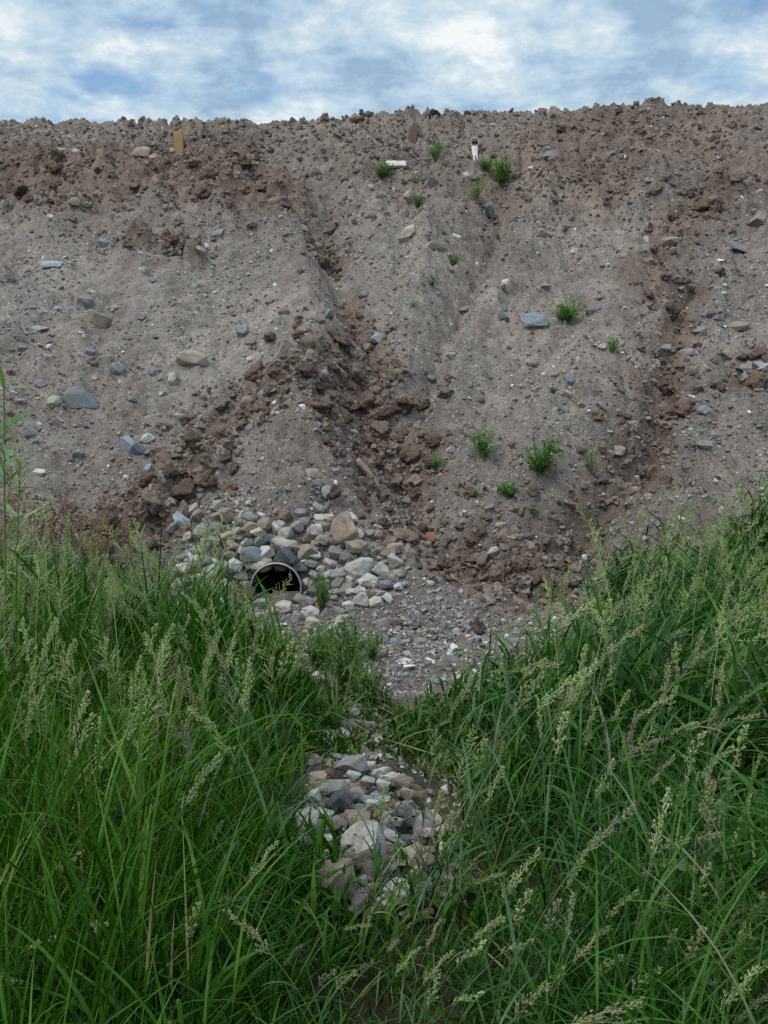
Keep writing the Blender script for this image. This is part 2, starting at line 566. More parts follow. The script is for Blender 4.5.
# ------------------------------------------------------------------ mesh helpers
def mesh_np(name, v, f, smooth=False, mat=None):
    """v (n,3), f (m,k) one face size, or a list of such arrays"""
    me = bpy.data.meshes.new(name)
    fs = f if isinstance(f, list) else [f]
    v = np.ascontiguousarray(v, np.float32)
    me.vertices.add(len(v))
    me.vertices.foreach_set('co', v.ravel())
    loops = np.concatenate([a.ravel() for a in fs]).astype(np.int32)
    sizes = np.concatenate([np.full(len(a), a.shape[1]) for a in fs])
    starts = np.concatenate([[0], np.cumsum(sizes)[:-1]]).astype(np.int32)
    me.loops.add(len(loops))
    me.loops.foreach_set('vertex_index', loops)
    me.polygons.add(len(sizes))
    me.polygons.foreach_set('loop_start', starts)
    me.polygons.foreach_set('use_smooth', np.full(len(sizes), smooth, bool))
    me.update(calc_edges=True)
    me.validate()
    if mat:
        me.materials.append(mat)
    return me


def tag(o, label=None, cat=None, group=None, kind=None):
    for k, v in (('label', label), ('category', cat), ('group', group), ('kind', kind)):
        if v:
            o[k] = v
    return o


def link(name, me, parent=None, loc=None):
    o = bpy.data.objects.new(name, me)
    COL.objects.link(o)
    if parent is not None:
        o.parent = parent
    if loc is not None:
        o.location = loc
    return o


class Acc:
    def __init__(s):
        s.v, s.t, s.q, s.n = [], [], [], 0

    def add(s, v, t=None, q=None):
        v = np.asarray(v, float).reshape(-1, 3)
        if t is not None and len(t):
            s.t.append(np.asarray(t) + s.n)
        if q is not None and len(q):
            s.q.append(np.asarray(q) + s.n)
        s.v.append(v)
        s.n += len(v)

    def mesh(s, name, mat, smooth=False):
        f = []
        if s.t:
            f.append(np.concatenate(s.t))
        if s.q:
            f.append(np.concatenate(s.q))
        return mesh_np(name, np.concatenate(s.v), f, smooth, mat)


def ribbons(P0, az, th0, droop, Ln, W, K=6, twist=None, stemlike=False, power=1.3):
    """flat leaves: N ribbons that start at P0 with elevation th0 and bend over"""
    P0 = np.asarray(P0, float)
    n = len(P0)
    az, th0, droop, Ln, W = [np.broadcast_to(np.asarray(a, float), (n,)) for a in (az, th0, droop, Ln, W)]
    s = np.linspace(0, 1, K + 1)
    th = th0[:, None] - droop[:, None] * s[None] ** power
    thm = 0.5 * (th[:, 1:] + th[:, :-1])
    st = (Ln / K)[:, None]
    h = np.concatenate([np.zeros((n, 1)), np.cumsum(np.cos(thm) * st, 1)], 1)
    z = np.concatenate([np.zeros((n, 1)), np.cumsum(np.sin(thm) * st, 1)], 1)
    ca, sa = np.cos(az)[:, None], np.sin(az)[:, None]
    C = np.stack([P0[:, 0:1] + h * ca, P0[:, 1:2] + h * sa, P0[:, 2:3] + z], -1)
    side = np.stack([-sa + 0 * h, ca + 0 * h, 0 * h], -1)
    nor = np.stack([-np.sin(th) * ca, -np.sin(th) * sa, np.cos(th)], -1)
    tw = np.zeros(n) if twist is None else np.asarray(twist, float)
    ang = tw[:, None] * (0.4 + 0.6 * s)[None]
    S = side * np.cos(ang)[..., None] + nor * np.sin(ang)[..., None]
    if stemlike:
        wp = 1 - 0.45 * s
    else:
        wp = (0.5 + 0.5 * np.minimum(1, s * 4)) * (1 - s ** 2.4) + 0.02
    w = 0.5 * W[:, None] * wp[None]
    V = np.stack([C - S * w[..., None], C + S * w[..., None]], 2)
    i = np.arange(K) * 2
    q1 = np.stack([i, i + 1, i + 3, i + 2], -1)
    Q = (q1[None] + (np.arange(n) * (K + 1) * 2)[:, None, None]).reshape(-1, 4)
    return V.reshape(-1, 3), Q, C


def tube(pts, rad, k=5):
    pts = np.asarray(pts, float)
    n = len(pts)
    rad = np.broadcast_to(np.asarray(rad, float), (n,))
    tg = np.gradient(pts, axis=0)
    tg /= np.linalg.norm(tg, axis=1, keepdims=True) + 1e-9
    ref = np.array([0.31, 0.95, 0.05])
    a = np.cross(tg, ref)
    a /= np.linalg.norm(a, axis=1, keepdims=True) + 1e-9
    b = np.cross(tg, a)
    ph = np.linspace(0, 2 * np.pi, k, endpoint=False)
    V = pts[:, None] + rad[:, None, None] * (a[:, None] * np.cos(ph)[None, :, None] + b[:, None] * np.sin(ph)[None, :, None])
    Q = []
    for i in range(n - 1):
        for j in range(k):
            Q.append((i * k + j, i * k + (j + 1) % k, (i + 1) * k + (j + 1) % k, (i + 1) * k + j))
    return V.reshape(-1, 3), np.array(Q)


# ------------------------------------------------------------------ ground sheet
def build_ground():
    ny, nx = XX.shape
    v = np.stack([XX, YY, ZZ], -1).reshape(-1, 3)
    idx = np.arange(ny * nx).reshape(ny, nx)
    q = np.stack([idx[:-1, :-1], idx[:-1, 1:], idx[1:, 1:], idx[1:, :-1]], -1).reshape(-1, 4)
    # the pipe passes through the bank: open the sheet inside the pipe
    r = np.hypot(v[:, 0] - PIPE_X, v[:, 2] - PIPE_Z)
    inside = (r < PIPE_R * 0.99) & (v[:, 1] > PIPE_Y + 0.03) & (v[:, 1] < 9) & (v[:, 2] > -0.335)
    q = q[~inside[q].all(1)]  # a little silt stays on the pipe's floor
    me = mesh_np('ground', v, q, True, M_GROUND)
    x, y = XX.ravel(), YY.ravel()
    crest, band = masks(x, y)
    pat = sstep(-0.15, 0.25, fbm(x * 0.9 + 5, y * 0.9, 120, 4))
    right = sstep(1.0, 4.5, x + 0.6 * fbm(x * .8, y * .8, 125, 2)) * sstep(9.5, 12, y)
    brown = np.clip(0.12 + 0.28 * pat + 0.65 * band + 0.30 * crest + 0.42 * right, 0, 1)
    wash = sstep(-0.18, 0.22, fbm(x * 1.3 + 3, y * 0.7, 320, 4))
    chips = np.clip((1.05 - 0.75 * band - 0.45 * crest - 0.2 * pat) * (0.6 + 0.4 * wash), 0, 1)
    g = grass_amount(x, y)
    for nm, val in (('brown', brown), ('chips', chips), ('humus', np.clip(np.maximum(g * 1.3, 1.2 * pile_hole(x, y)), 0, 1)), ('toe_vignette', np.clip(1 - sstep(5.6, 9.2, y + 1.2 * fbm(x * 0.9, y * 0.9, 300, 4)), 0, 1) * 0.9)):
        a = me.attributes.new(nm, 'FLOAT', 'POINT')
        a.data.foreach_set('value', val.astype(np.float32))
    return tag(link('ground', me), 'bare grey brown earth bank above a grassy ditch', kind='structure')


# ------------------------------------------------------------------ where the grass grows
GTX = [-12, -4, -2.4, -1.6, -1.15, -0.9, -0.5, -0.2, 0.1, 0.5, 0.9, 1.2, 1.6, 2.4, 4, 12]
GTY = [6.5, 6.25, 6.1, 5.85, 5.55, 5.35, 5.35, 5.2, 4.85, 4.6, 4.7, 5.15, 5.75, 6.15, 6.4, 6.7]


def grass_amount(x, y):
    x, y = np.asarray(x, float), np.asarray(y, float)
    top = np.interp(x, GTX, GTY) + 1.0 * fbm(x * 1.5, y * 1.5, 140, 4)
    g = 1 - sstep(-0.35, 0.30, y - top)
    g = g * (1 - 0.97 * np.clip(pile_hole(x, y) * 1.35, 0, 1))
    # thin strip of stones running from the pile up to the culvert
    d, _ = seg_dist(x, y, [(0.0, 3.6), (-0.22, 4.4), (-0.45, 5.2)])
    g = g * (1 - 0.65 * np.exp(-(d / 0.16) ** 2))
    return g


def grass_height(x, y):
    h = 0.58 + 0.34 * fbm(x * 1.1, y * 1.1, 150, 4)
    # low and trodden in front of the stones and along the drain's course
    d, _ = seg_dist(x, y, [(0.05, 0.6), (0.03, 2.0), (0.0, 3.2), (-0.1, 4.3), (-0.5, 5.6)])
    wid = (0.24 + 0.115 * y) * (1 - 0.35 * sstep(3.6, 4.4, y))
    h = h * (1 - (0.70 + 0.05 * sstep(2.2, 2.9, y)) * np.exp(-(d / wid) ** 3))
    d2, _ = seg_dist(x, y, [(0.25, 4.4), (0.9, 5.0)])
    h = h * (1 - 0.45 * np.exp(-(d2 / 0.5) ** 2))
    h = h * (1 - 0.42 * sstep(4.2, 5.4, y) * sstep(-2.6, -1.0, x) * (1 - sstep(0.8, 1.8, x))) * (1 - 0.2 * sstep(5.2, 6.3, y))
    return np.maximum(h, 0.10)


ground = build_ground()
#@@PART2
# ------------------------------------------------------------------ stones and clods: prototypes
def hull_rock(seed, n=18, box=0.75, sub=2, rough=0.035):
    rn = random.Random(seed)
    bm = bmesh.new()
    for _ in range(n):
        v = Vector((rn.gauss(0, 1), rn.gauss(0, 1), rn.gauss(0, 1))).normalized()
        m = max(abs(v.x), abs(v.y), abs(v.z))
        v = v * (1 - box) + v / m * box * 0.82
        v *= rn.uniform(0.82, 1.05)
        bm.verts.new(v)
    r = bmesh.ops.convex_hull(bm, input=bm.verts)
    bmesh.ops.delete(bm, geom=[g for g in r['geom_interior'] if isinstance(g, bmesh.types.BMVert)], context='VERTS')
    bmesh.ops.dissolve_limit(bm, angle_limit=R(9), verts=bm.verts, edges=bm.edges)
    bmesh.ops.bevel(bm, geom=list(bm.edges), offset=0.03, segments=2, affect='EDGES', clamp_overlap=True)
    bmesh.ops.triangulate(bm, faces=bm.faces)
    bmesh.ops.remove_doubles(bm, verts=bm.verts, dist=0.01)
    for _ in range(sub):
        es = [e for e in bm.edges if e.calc_length() > 0.28]
        if es:
            bmesh.ops.subdivide_edges(bm, edges=es, cuts=1)
            bmesh.ops.triangulate(bm, faces=[f for f in bm.faces if len(f.verts) > 3])
    off = Vector((seed * 3.1, seed * 1.7, 0))
    for v in bm.verts:
        d = mnoise.fractal(v.co * 2.2 + off, 0.8, 2.1, 4)
        v.co += v.co.normalized() * d * rough
    bmesh.ops.recalc_face_normals(bm, faces=bm.faces)
    xs = [[v.co[i] for v in bm.verts] for i in range(3)]
    for i in range(3):
        lo, hi = min(xs[i]), max(xs[i])
        for v in bm.verts:
            v.co[i] = (v.co[i] - lo) / (hi - lo) - 0.5
    me = bpy.data.meshes.new('stone')
    bm.to_mesh(me)
    bm.free()
    me.polygons.foreach_set('use_smooth', [True] * len(me.polygons))
    me.set_sharp_from_angle(angle=R(24))
    me.materials.append(M_ROCK)
    return me


def clod_mesh(seed, sub=4):
    bm = bmesh.new()
    bmesh.ops.create_icosphere(bm, subdivisions=sub, radius=1)
    off = Vector((seed * 5.3 + 1, seed * 2.9, seed * 1.3))
    for v in bm.verts:
        p = v.co.copy()
        d = 0.62 * mnoise.noise(p * 1.15 + off)
        dist, _ = mnoise.voronoi(p * 1.9 + off)
        d += 0.42 * (0.55 - dist[0])
        dist, _ = mnoise.voronoi(p * 4.1 + off)
        d += 0.15 * (0.5 - dist[0])
        d += 0.10 * mnoise.fractal(p * 5.5 + off, 0.7, 2.1, 4)
        v.co = p * (1 + d)
    for i in range(3):
        lo, hi = min(v.co[i] for v in bm.verts), max(v.co[i] for v in bm.verts)
        for v in bm.verts:
            v.co[i] = (v.co[i] - lo) / (hi - lo) - 0.5
    me = bpy.data.meshes.new('clod')
    bm.to_mesh(me)
    bm.free()
    me.polygons.foreach_set('use_smooth', [True] * len(me.polygons))
    me.materials.append(M_CLOD)
    return me


BLOCKY = [hull_rock(k, 11 + k % 5, 0.7) for k in range(1, 10)]
ROUGHR = [hull_rock(40 + k, 17, 0.4, 2, 0.05) for k in range(6)]
SLAB = [hull_rock(80 + k, 14, 0.6, 2, 0.03) for k in range(6)]
CLODM = [clod_mesh(k) for k in range(12)]

COLS = {  # stone colour: albedo, word
    'b': ((0.195, 0.215, 0.235), 'blue-grey'), 'B': ((0.30, 0.325, 0.345), 'pale blue'), 'w': ((0.53, 0.51, 0.46), 'whitish'),
    'c': ((0.45, 0.41, 0.345), 'cream'), 't': ((0.285, 0.24, 0.195), 'tan'), 'g': ((0.25, 0.24, 0.225), 'grey'),
    'G': ((0.43, 0.415, 0.385), 'pale grey'), 'p': ((0.34, 0.265, 0.225), 'pinkish'), 's': ((0.10, 0.112, 0.125), 'dark slate'),
    'm': ((0.225, 0.195, 0.20), 'mauve'), 'r': ((0.27, 0.12, 0.075), 'brick-red'), 'n': ((0.165, 0.12, 0.092), 'brown'),
    'e': ((0.22, 0.245, 0.215), 'greenish grey'),
}
ITEMS = []     # (object, noun, adjectives, plural)


def orient(n, yaw, tilt):
    z = Vector(n)
    x = Vector((math.cos(yaw), math.sin(yaw), 0))
    y = z.cross(x).normalized()
    x = y.cross(z)
    m = Matrix((x, y, z)).transposed()
    return m @ Euler((random.gauss(0, tilt), random.gauss(0, tilt), 0)).to_matrix()


def put(name, me, p, dims, yaw, tilt, sink, nz=1.0, lift=0.0):
    n = hn(np.array([p[0]]), np.array([p[1]]))[0]
    n = n * nz + np.array([0, 0, 1 - nz])
    n = n / np.linalg.norm(n)
    o = link(name, me)
    m = orient(n, yaw, tilt)
    c = Vector(p) + Vector(n) * (dims[2] * (0.5 - sink) + lift)
    o.matrix_world = Matrix.LocRotScale(c, m, Vector(dims))
    return o


def vcol(c, amt=0.12):
    k = 1 + random.uniform(-amt, amt)
    return (min(1, c[0] * k * (1 + random.uniform(-.04, .04))), min(1, c[1] * k), min(1, c[2] * k * (1 + random.uniform(-.05, .05))), 1)


def size_word(w):
    return 'small' if w < 0.10 else 'medium' if w < 0.19 else 'large'


def stone(name, px, py, w, h, col, shape=None, group=None, lift=0.0, sink=None, p=None, steep=True):
    if p is None:
        p = at(px, py + h * 0.25)[0]
    if np.isnan(p).any():
        return None
    d = project(p)[2]
    W, H = w * d / F, h * d / F
    if shape is None:
        shape = 'slab' if (col in 'bBsm' and W / max(H, .01) > 1.25) else random.choice(['block', 'block', 'rough'])
    if shape == 'slab':
        me, th, dep = random.choice(SLAB), max(0.05, 0.35 * H), min(max(H * 1.35, 0.5 * W), 1.3 * W)
        word = 'flat'
    elif shape == 'rough':
        me, th, dep = random.choice(ROUGHR), 0.85 * H, min(max(H, 0.7 * W), W * 1.2)
        word = 'rounded'
    else:
        me, th, dep = random.choice(BLOCKY), 0.9 * H, min(max(H * 0.9, 0.6 * W), W * 1.2)
        word = 'angular' if W / H < 1.35 else 'elongated'
    yaw = random.uniform(-0.35, 0.35)
    o = put(name, me, p, (W * 1.08, dep, th * 1.15), yaw, 0.14, (0.40 if shape != 'slab' else 0.42) if sink is None else sink, 0.9 if steep else 0.6, lift)
    if random.random() < .5:
        o.rotation_euler = o.rotation_euler  # keep the placed pose
    o.color = vcol(COLS[col][0])
    tag(o, None, 'stone', group)
    ITEMS.append((o, 'stone', 'stones', (size_word(W), COLS[col][1], word)))
    return o


# ---- stones lying on the bank, each where the photograph has one: x, y, width, height, colour
BANK = """142 153 20 12 p|59 151 16 7 p|76 151 9 7 G|124 133 6 5 w|75 202 12 10 t|52 216 6 9 w|67 217 10 9 b|105 242 12 11 b|51 262 22 10 B|
217 231 14 9 b|208 247 9 8 w|200 249 9 8 G|143 269 8 9 w|153 279 10 7 b|11 279 9 10 e|61 307 15 10 B|87 301 18 13 g|91 291 9 6 w|71 263 7 6 p|
38 326 16 12 B|116 307 13 6 B|140 316 11 10 B|34 307 8 8 b|243 329 12 14 B|100 319 25 18 t|386 146 7 5 G|493 125 8 7 G|408 232 20 15 c|
434 243 26 12 t|456 236 10 4 w|411 194 12 12 p|431 180 13 16 g|394 189 14 4 w|379 196 7 8 b|371 186 8 6 w|303 227 10 9 e|328 312 10 15 b|
348 276 11 7 b|364 293 11 9 g|489 208 12 18 b|506 283 10 12 G|503 307 11 8 b|504 317 11 6 s|466 309 12 6 t|284 309 11 9 t|467 175 8 5 w|
549 151 18 14 b|532 168 8 6 w|623 157 6 6 w|647 237 16 11 B|669 240 20 15 t|740 245 42 16 m|759 191 6 5 w|760 217 16 17 p|682 287 10 8 t|
534 316 26 17 b|594 308 15 12 b|709 312 13 8 s|719 317 10 8 b|739 325 22 12 t|725 285 6 5 w|545 232 18 12 t|49 347 7 8 w|23 347 12 7 g|90 350 11 7 b|
118 366 13 17 B|155 369 13 10 b|173 377 11 16 c|193 355 30 16 t|80 396 32 20 b|55 400 15 12 c|42 383 13 8 b|30 432 10 10 b|133 445 25 21 b|148 437 14 13 w|
148 469 10 13 B|78 452 15 12 g|40 471 12 9 w|126 476 6 5 w|105 445 8 11 p|250 340 13 7 t|252 358 10 5 c|248 400 12 10 t|250 428 10 9 b|289 347 22 26 t|
378 336 12 12 B|366 347 13 8 g|324 337 8 7 b|322 374 12 14 b|311 381 11 7 b|264 395 12 12 b|278 407 13 9 b|334 431 12 11 b|331 422 7 5 w|344 450 22 12 s|
452 354 9 9 B|431 377 12 9 g|451 449 10 8 G|314 474 22 13 t|318 483 12 6 t|328 489 18 13 B|431 537 15 12 r|493 550 16 12 c|501 524 11 9 p|602 346 9 7 c|
532 362 12 9 g|569 379 11 9 b|566 391 11 8 w|664 346 12 6 B|689 351 13 8 b|758 360 34 18 B|727 355 14 12 t|705 409 15 8 b|687 452 19 10 s|704 443 15 10 g|
621 450 16 8 p|584 560 10 10 B|744 541 9 8 G|487 598 11 9 B|430 582 9 6 w|405 660 14 6 w|448 660 22 19 g|363 688 30 17 p|382 622 20 14 g|353 780 14 9 g|
304 741 16 10 w|312 757 14 11 G|609 925 22 16 t|365 705 16 12 g|395 640 14 10 b|372 655 11 9 g|420 640 12 9 t|395 668 13 8 b|345 700 13 9 g|378 717 12 9 G|
336 470 12 9 g|255 470 11 8 g|180 415 12 8 g|270 300 10 8 g|20 400 11 8 g|600 405 10 7 g|640 300 9 7 b|545 285 11 8 g|575 250 8 6 w|700 330 12 8 g"""
for rec in BANK.replace('\n', '').split('|'):
    f = rec.split()
    x_, y_, w_, h_ = map(float, f[:4])
    stone('stone', x_, y_, w_, h_, f[4], {'r': 'block', 'm': 'slab'}.get(f[4]), group='loose stones on the bank')

# ---- broken stone packed round the culvert
CULV = """284 542 25 14 c|267 551 15 17 w|261 563 22 15 c|289 556 25 19 s|251 552 19 18 b|234 563 15 17 w|207 572 14 19 w|221 567 13 16 g|205 560 12 11 b|193 569 13 15 n|
250 526 19 10 t|258 531 15 11 c|247 540 11 12 c|260 540 11 11 b|278 526 11 12 w|286 531 15 12 G|297 525 11 13 g|270 536 13 11 b|307 550 19 18 t|299 565 15 13 s|
318 575 14 12 g|322 525 16 11 t|343 529 31 29 p|322 539 13 11 t|328 540 14 12 g|335 552 13 15 g|356 546 20 18 t|360 569 25 25 G|380 570 17 17 w|369 581 18 14 w|
360 591 13 10 G|326 606 16 14 p|360 603 19 15 G|312 603 13 12 g|218 593 12 9 w|222 604 14 12 G|239 612 21 13 B|222 618 15 9 B|201 616 22 18 e|203 629 21 9 w|
237 630 13 9 g|271 625 14 9 g|388 554 15 14 t|395 561 14 13 G|377 552 12 12 g|229 517 16 13 n|186 521 16 18 B|175 527 13 12 b|339 574 15 13 g|346 591 14 13 t|
320 590 22 16 s|244 592 15 18 n|331 563 13 11 G|345 557 12 10 g|213 540 13 10 g|228 535 14 11 p|216 526 12 10 g|308 536 14 11 n|300 512 12 10 b|318 508 13 9 g|
240 575 13 11 g|312 562 13 10 g|372 594 12 10 p|386 585 12 10 b|340 612 14 10 g|206 588 13 11 g|232 600 13 10 c|250 620 14 10 g|299 618 14 9 g|285 612 12 8 t|
196 600 13 10 g|184 558 12 10 g|241 549 10 9 G|280 566 12 8 g|352 580 11 9 w|333 600 11 9 g|307 582 10 9 G|262 604 16 13 g|282 607 17 13 G|299 600 13 13 t|271 612 13 10 c"""
RIP = []
for rec in CULV.replace('\n', '').split('|'):
    f = rec.split()
    x_, y_, w_, h_ = map(float, f[:4])
    o = stone('riprap_stone', x_, y_, w_ * 1.05, h_ * 1.05, f[4], 'block' if random.random() < .75 else 'rough', group='broken stones packed round the drain pipe', sink=0.22, lift=0.0)
    RIP.append((x_, y_, max(w_, h_)))


def in_poly(x, y, P):
    c = False
    for i in range(len(P)):
        (x1, y1), (x2, y2) = P[i - 1], P[i]
        if (y1 > y) != (y2 > y) and x < (x2 - x1) * (y - y1) / (y2 - y1) + x1:
            c = not c
    return c


def fill(name, P, RL, n, wr, cols, group, tight=0.62, lift=0.0, skip=None, sink=0.25):
    k = tries = 0
    xs, ys = [p[0] for p in P], [p[1] for p in P]
    while k < n and tries < 6000:
        tries += 1
        x, y = random.uniform(min(xs), max(xs)), random.uniform(min(ys), max(ys))
        w = random.uniform(*wr)
        if not in_poly(x, y, P) or (skip and skip(x, y)):
            continue
        if any(math.hypot(x - a, (y - b) * 1.1) < tight * (w + s) * 0.5 for a, b, s in RL):
            continue
        o = stone(name, x, y, w, w * random.uniform(0.65, 0.95), random.choice(cols), random.choice(['block', 'block', 'rough']), group=group, sink=sink, lift=lift)
        RL.append((x, y, w))
        k += 1


mouth = lambda x, y: abs(x - 277) < 30 and 568 < y < 612
fill('riprap_stone', [(168, 512), (215, 505), (245, 515), (300, 503), (330, 508), (372, 520), (405, 545), (402, 590), (372, 612), (330, 632), (250, 640), (190, 640), (170, 600), (185, 560)],
     RIP, 105, (8, 16), 'gGGgtcnptwGw', 'broken stones packed round the drain pipe', 0.52, skip=mouth)

# ---- heap of broken stone in the grass, nearest the camera
PILE = """367 866 42 42 G|336 897 40 32 t|313 840 25 31 G|300 859 27 20 G|322 861 19 15 w|354 843 19 17 G|336 801 27 12 g|354 796 16 15 p|338 790 19 10 g|350 778 30 15 g|
364 809 17 11 B|326 824 17 16 w|357 832 27 15 t|372 843 16 14 c|387 833 15 21 g|375 824 14 12 t|400 835 15 19 s|413 833 21 14 s|424 838 21 27 m|408 846 13 10 s|
396 814 19 12 n|392 863 21 20 G|409 872 30 16 t|383 882 21 15 e|403 908 32 25 G|422 892 19 13 B|455 874 17 19 B|435 866 23 18 t|447 888 15 14 t|286 848 15 15 w|
286 829 13 12 G|304 824 14 12 g|298 838 12 12 g|335 856 9 11 p|346 856 13 12 t|364 908 22 20 g|380 903 14 14 g|393 898 10 12 B|395 794 15 8 n|357 817 16 12 b|
340 813 17 10 g|323 808 14 12 n|345 826 13 10 p|307 806 14 10 g|380 810 15 11 g|371 796 13 10 g|412 816 14 11 g|435 850 13 11 g|345 880 17 13 g|320 880 18 14 g|
306 876 16 13 t|385 850 13 11 s|416 858 13 11 g|350 868 12 10 g|430 908 17 13 g|445 902 14 11 G|300 888 15 12 g|366 787 13 9 g|318 792 14 9 t|352 766 18 10 g"""
HEAP = []
for rec in PILE.replace('\n', '').split('|'):
    f = rec.split()
    x_, y_, w_, h_ = map(float, f[:4])
    big = w_ > 24
    o = stone('heap_stone', x_, y_, w_ * 1.12, h_ * 1.12, f[4], 'rough' if big or random.random() < .3 else 'block', group='broken stones heaped in the grass', sink=0.05 if big else 0.1, lift=0.04 if big else 0.02, steep=False)
    HEAP.append((x_, y_, max(w_, h_)))
fill('heap_stone', [(286, 830), (310, 790), (340, 762), (380, 770), (425, 800), (455, 840), (474, 870), (468, 905), (420, 925), (330, 915), (285, 880)],
     HEAP, 105, (11, 20), 'ggGGtpsnBG', 'broken stones heaped in the grass', 0.46, 0.015, None, 0.0)
fill('heap_stone', [(300, 840), (330, 790), (385, 785), (440, 835), (450, 890), (380, 900), (320, 880)],
     [h for h in HEAP if h[2] > 24], 34, (12, 20), 'gGGtpsw', 'broken stones heaped in the grass', 0.75, 0.07, None, 0.0)
fill('heap_stone', [(296, 730), (325, 735), (372, 690), (392, 700), (345, 770), (300, 770)], HEAP, 12, (9, 15), 'ggGt', 'broken stones heaped in the grass', 0.9)

# ------------------------------------------------------------------ clods of damp earth
TONES = [((0.125, 0.087, 0.067), 'dark brown'), ((0.164, 0.114, 0.088), 'reddish brown'), ((0.205, 0.158, 0.128), 'dusty brown')]
placed = []


def clod(p, s, crest=False):
    w = s * random.uniform(0.85, 1.25)
    hgt = s * random.uniform(0.55, 0.95)
    dep = s * random.uniform(0.8, 1.2)
    o = put('dirt_clod', random.choice(CLODM), p, (w, dep, hgt), random.uniform(0, 6.28), 0.3, 0.28, 0.7)
    c, tone = random.choice(TONES[1:] if crest else TONES)
    o.color = vcol(c, 0.1)
    tag(o, None, 'clod', 'clods of earth on the bank')
    shp = 'flattened' if hgt < 0.62 * w else 'lumpy' if hgt < 0.85 * w else 'upright'
    ITEMS.append((o, 'clod', 'clods', (size_word(s), tone, shp)))
    placed.append((p[0], p[1], s))


def walk(pts, t):
    n = len(pts) - 1
    k = min(int(t * n), n - 1)
    f = t * n - k
    return np.array(pts[k]) * (1 - f) + np.array(pts[k + 1]) * f


for (px_, py_, w_, h_) in ((360, 119, 15, 14), (434, 113, 15, 11), (143, 120, 9, 8), (193, 162, 14, 12), (53, 167, 18, 14), (757, 377, 26, 26), (478, 628, 22, 15), (318, 402, 30, 24),
                           (333, 228, 16, 12), (468, 112, 9, 7), (700, 205, 18, 15), (560, 128, 14, 9), (150, 500, 40, 26), (185, 488, 34, 22), (205, 478, 26, 18), (520, 560, 20, 16),
                           (498, 570, 22, 17), (540, 572, 22, 16), (262, 187, 14, 12), (22, 190, 22, 14), (40, 195, 18, 12), (395, 622, 19, 14), (236, 160, 12, 10), (648, 293, 20, 10)):
    p = at(px_, py_ + h_ * 0.3)[0]
    if np.isnan(p).any():
        p = at(px_, py_ + h_ * 0.3 + 6)[0]
    if np.isnan(p).any():
        continue
    clod(p, 0.5 * (w_ + h_) * project(p)[2] / F)
for pts, w, n, (s0, s1) in CXY:
    k = tries = 0
    while k < n * 0.58 and tries < 2500:
        tries += 1
        q = walk(pts, random.random()) + np.array([random.gauss(0, w * 0.55), random.gauss(0, w * 0.5)]) * (1.0 if random.random() < 0.7 else 2.0)
        far = seg_dist(np.array([q[0]]), np.array([q[1]]), pts)[0][0] > 1.3 * w
        s = s0 + (s1 - s0) * random.random() ** 2.6 * (0.25 if far else 0.85)
        if any(math.hypot(q[0] - a, q[1] - b) < 0.30 * (s + c) for a, b, c in placed):
            continue
        clod((q[0], q[1], float(hz(q[0], q[1]))), s)
        k += 1
print('clods', len(placed))


# ------------------------------------------------------------------ gravel and crumbs too many to count
def small_rock(seed, n=9, flat=0.7):
    rn = random.Random(seed)
    bm = bmesh.new()
    for _ in range(n):
        v = Vector((rn.gauss(0, 1), rn.gauss(0, 1), rn.gauss(0, 1))).normalized() * rn.uniform(0.8, 1)
        v.z *= flat
        bm.verts.new(v * 0.5)
    r = bmesh.ops.convex_hull(bm, input=bm.verts)
    bmesh.ops.delete(bm, geom=[g for g in r['geom_interior'] if isinstance(g, bmesh.types.BMVert)], context='VERTS')
    bmesh.ops.triangulate(bm, faces=bm.faces)
    bm.verts.ensure_lookup_table()
    v = np.array([x.co[:] for x in bm.verts])
    bm.verts.index_update()
    f = np.array([[x.index for x in g.verts] for g in bm.faces])
    bm.free()
    return v, f


def lump(seed):
    bm = bmesh.new()
    bmesh.ops.create_icosphere(bm, subdivisions=2, radius=0.5)
    off = Vector((seed * 7.7, 3, seed))
    for v in bm.verts:
        dist, _ = mnoise.voronoi(v.co * 4 + off)
        v.co *= 1 + 0.9 * mnoise.noise(v.co * 3.2 + off) + 0.5 * (0.5 - dist[0])
    v = np.array([x.co[:] for x in bm.verts])
    f = np.array([[x.index for x in g.verts] for g in bm.faces])
    bm.free()
    return v, f


def rand_rot(n, tilt=0.5):
    a, b, c = rng.uniform(0, 2 * np.pi, n), rng.normal(0, tilt, n), rng.normal(0, tilt, n)
    ca, sa, cb, sb, cc, sc = np.cos(a), np.sin(a), np.cos(b), np.sin(b), np.cos(c), np.sin(c)
    Z, O = np.zeros(n), np.ones(n)
    Rz = np.stack([ca, -sa, Z, sa, ca, Z, Z, Z, O], -1).reshape(n, 3, 3)
    Rx = np.stack([O, Z, Z, Z, cb, -sb, Z, sb, cb], -1).reshape(n, 3, 3)
    Ry = np.stack([cc, Z, sc, Z, O, Z, -sc, Z, cc], -1).reshape(n, 3, 3)
    return Rx @ Ry @ Rz


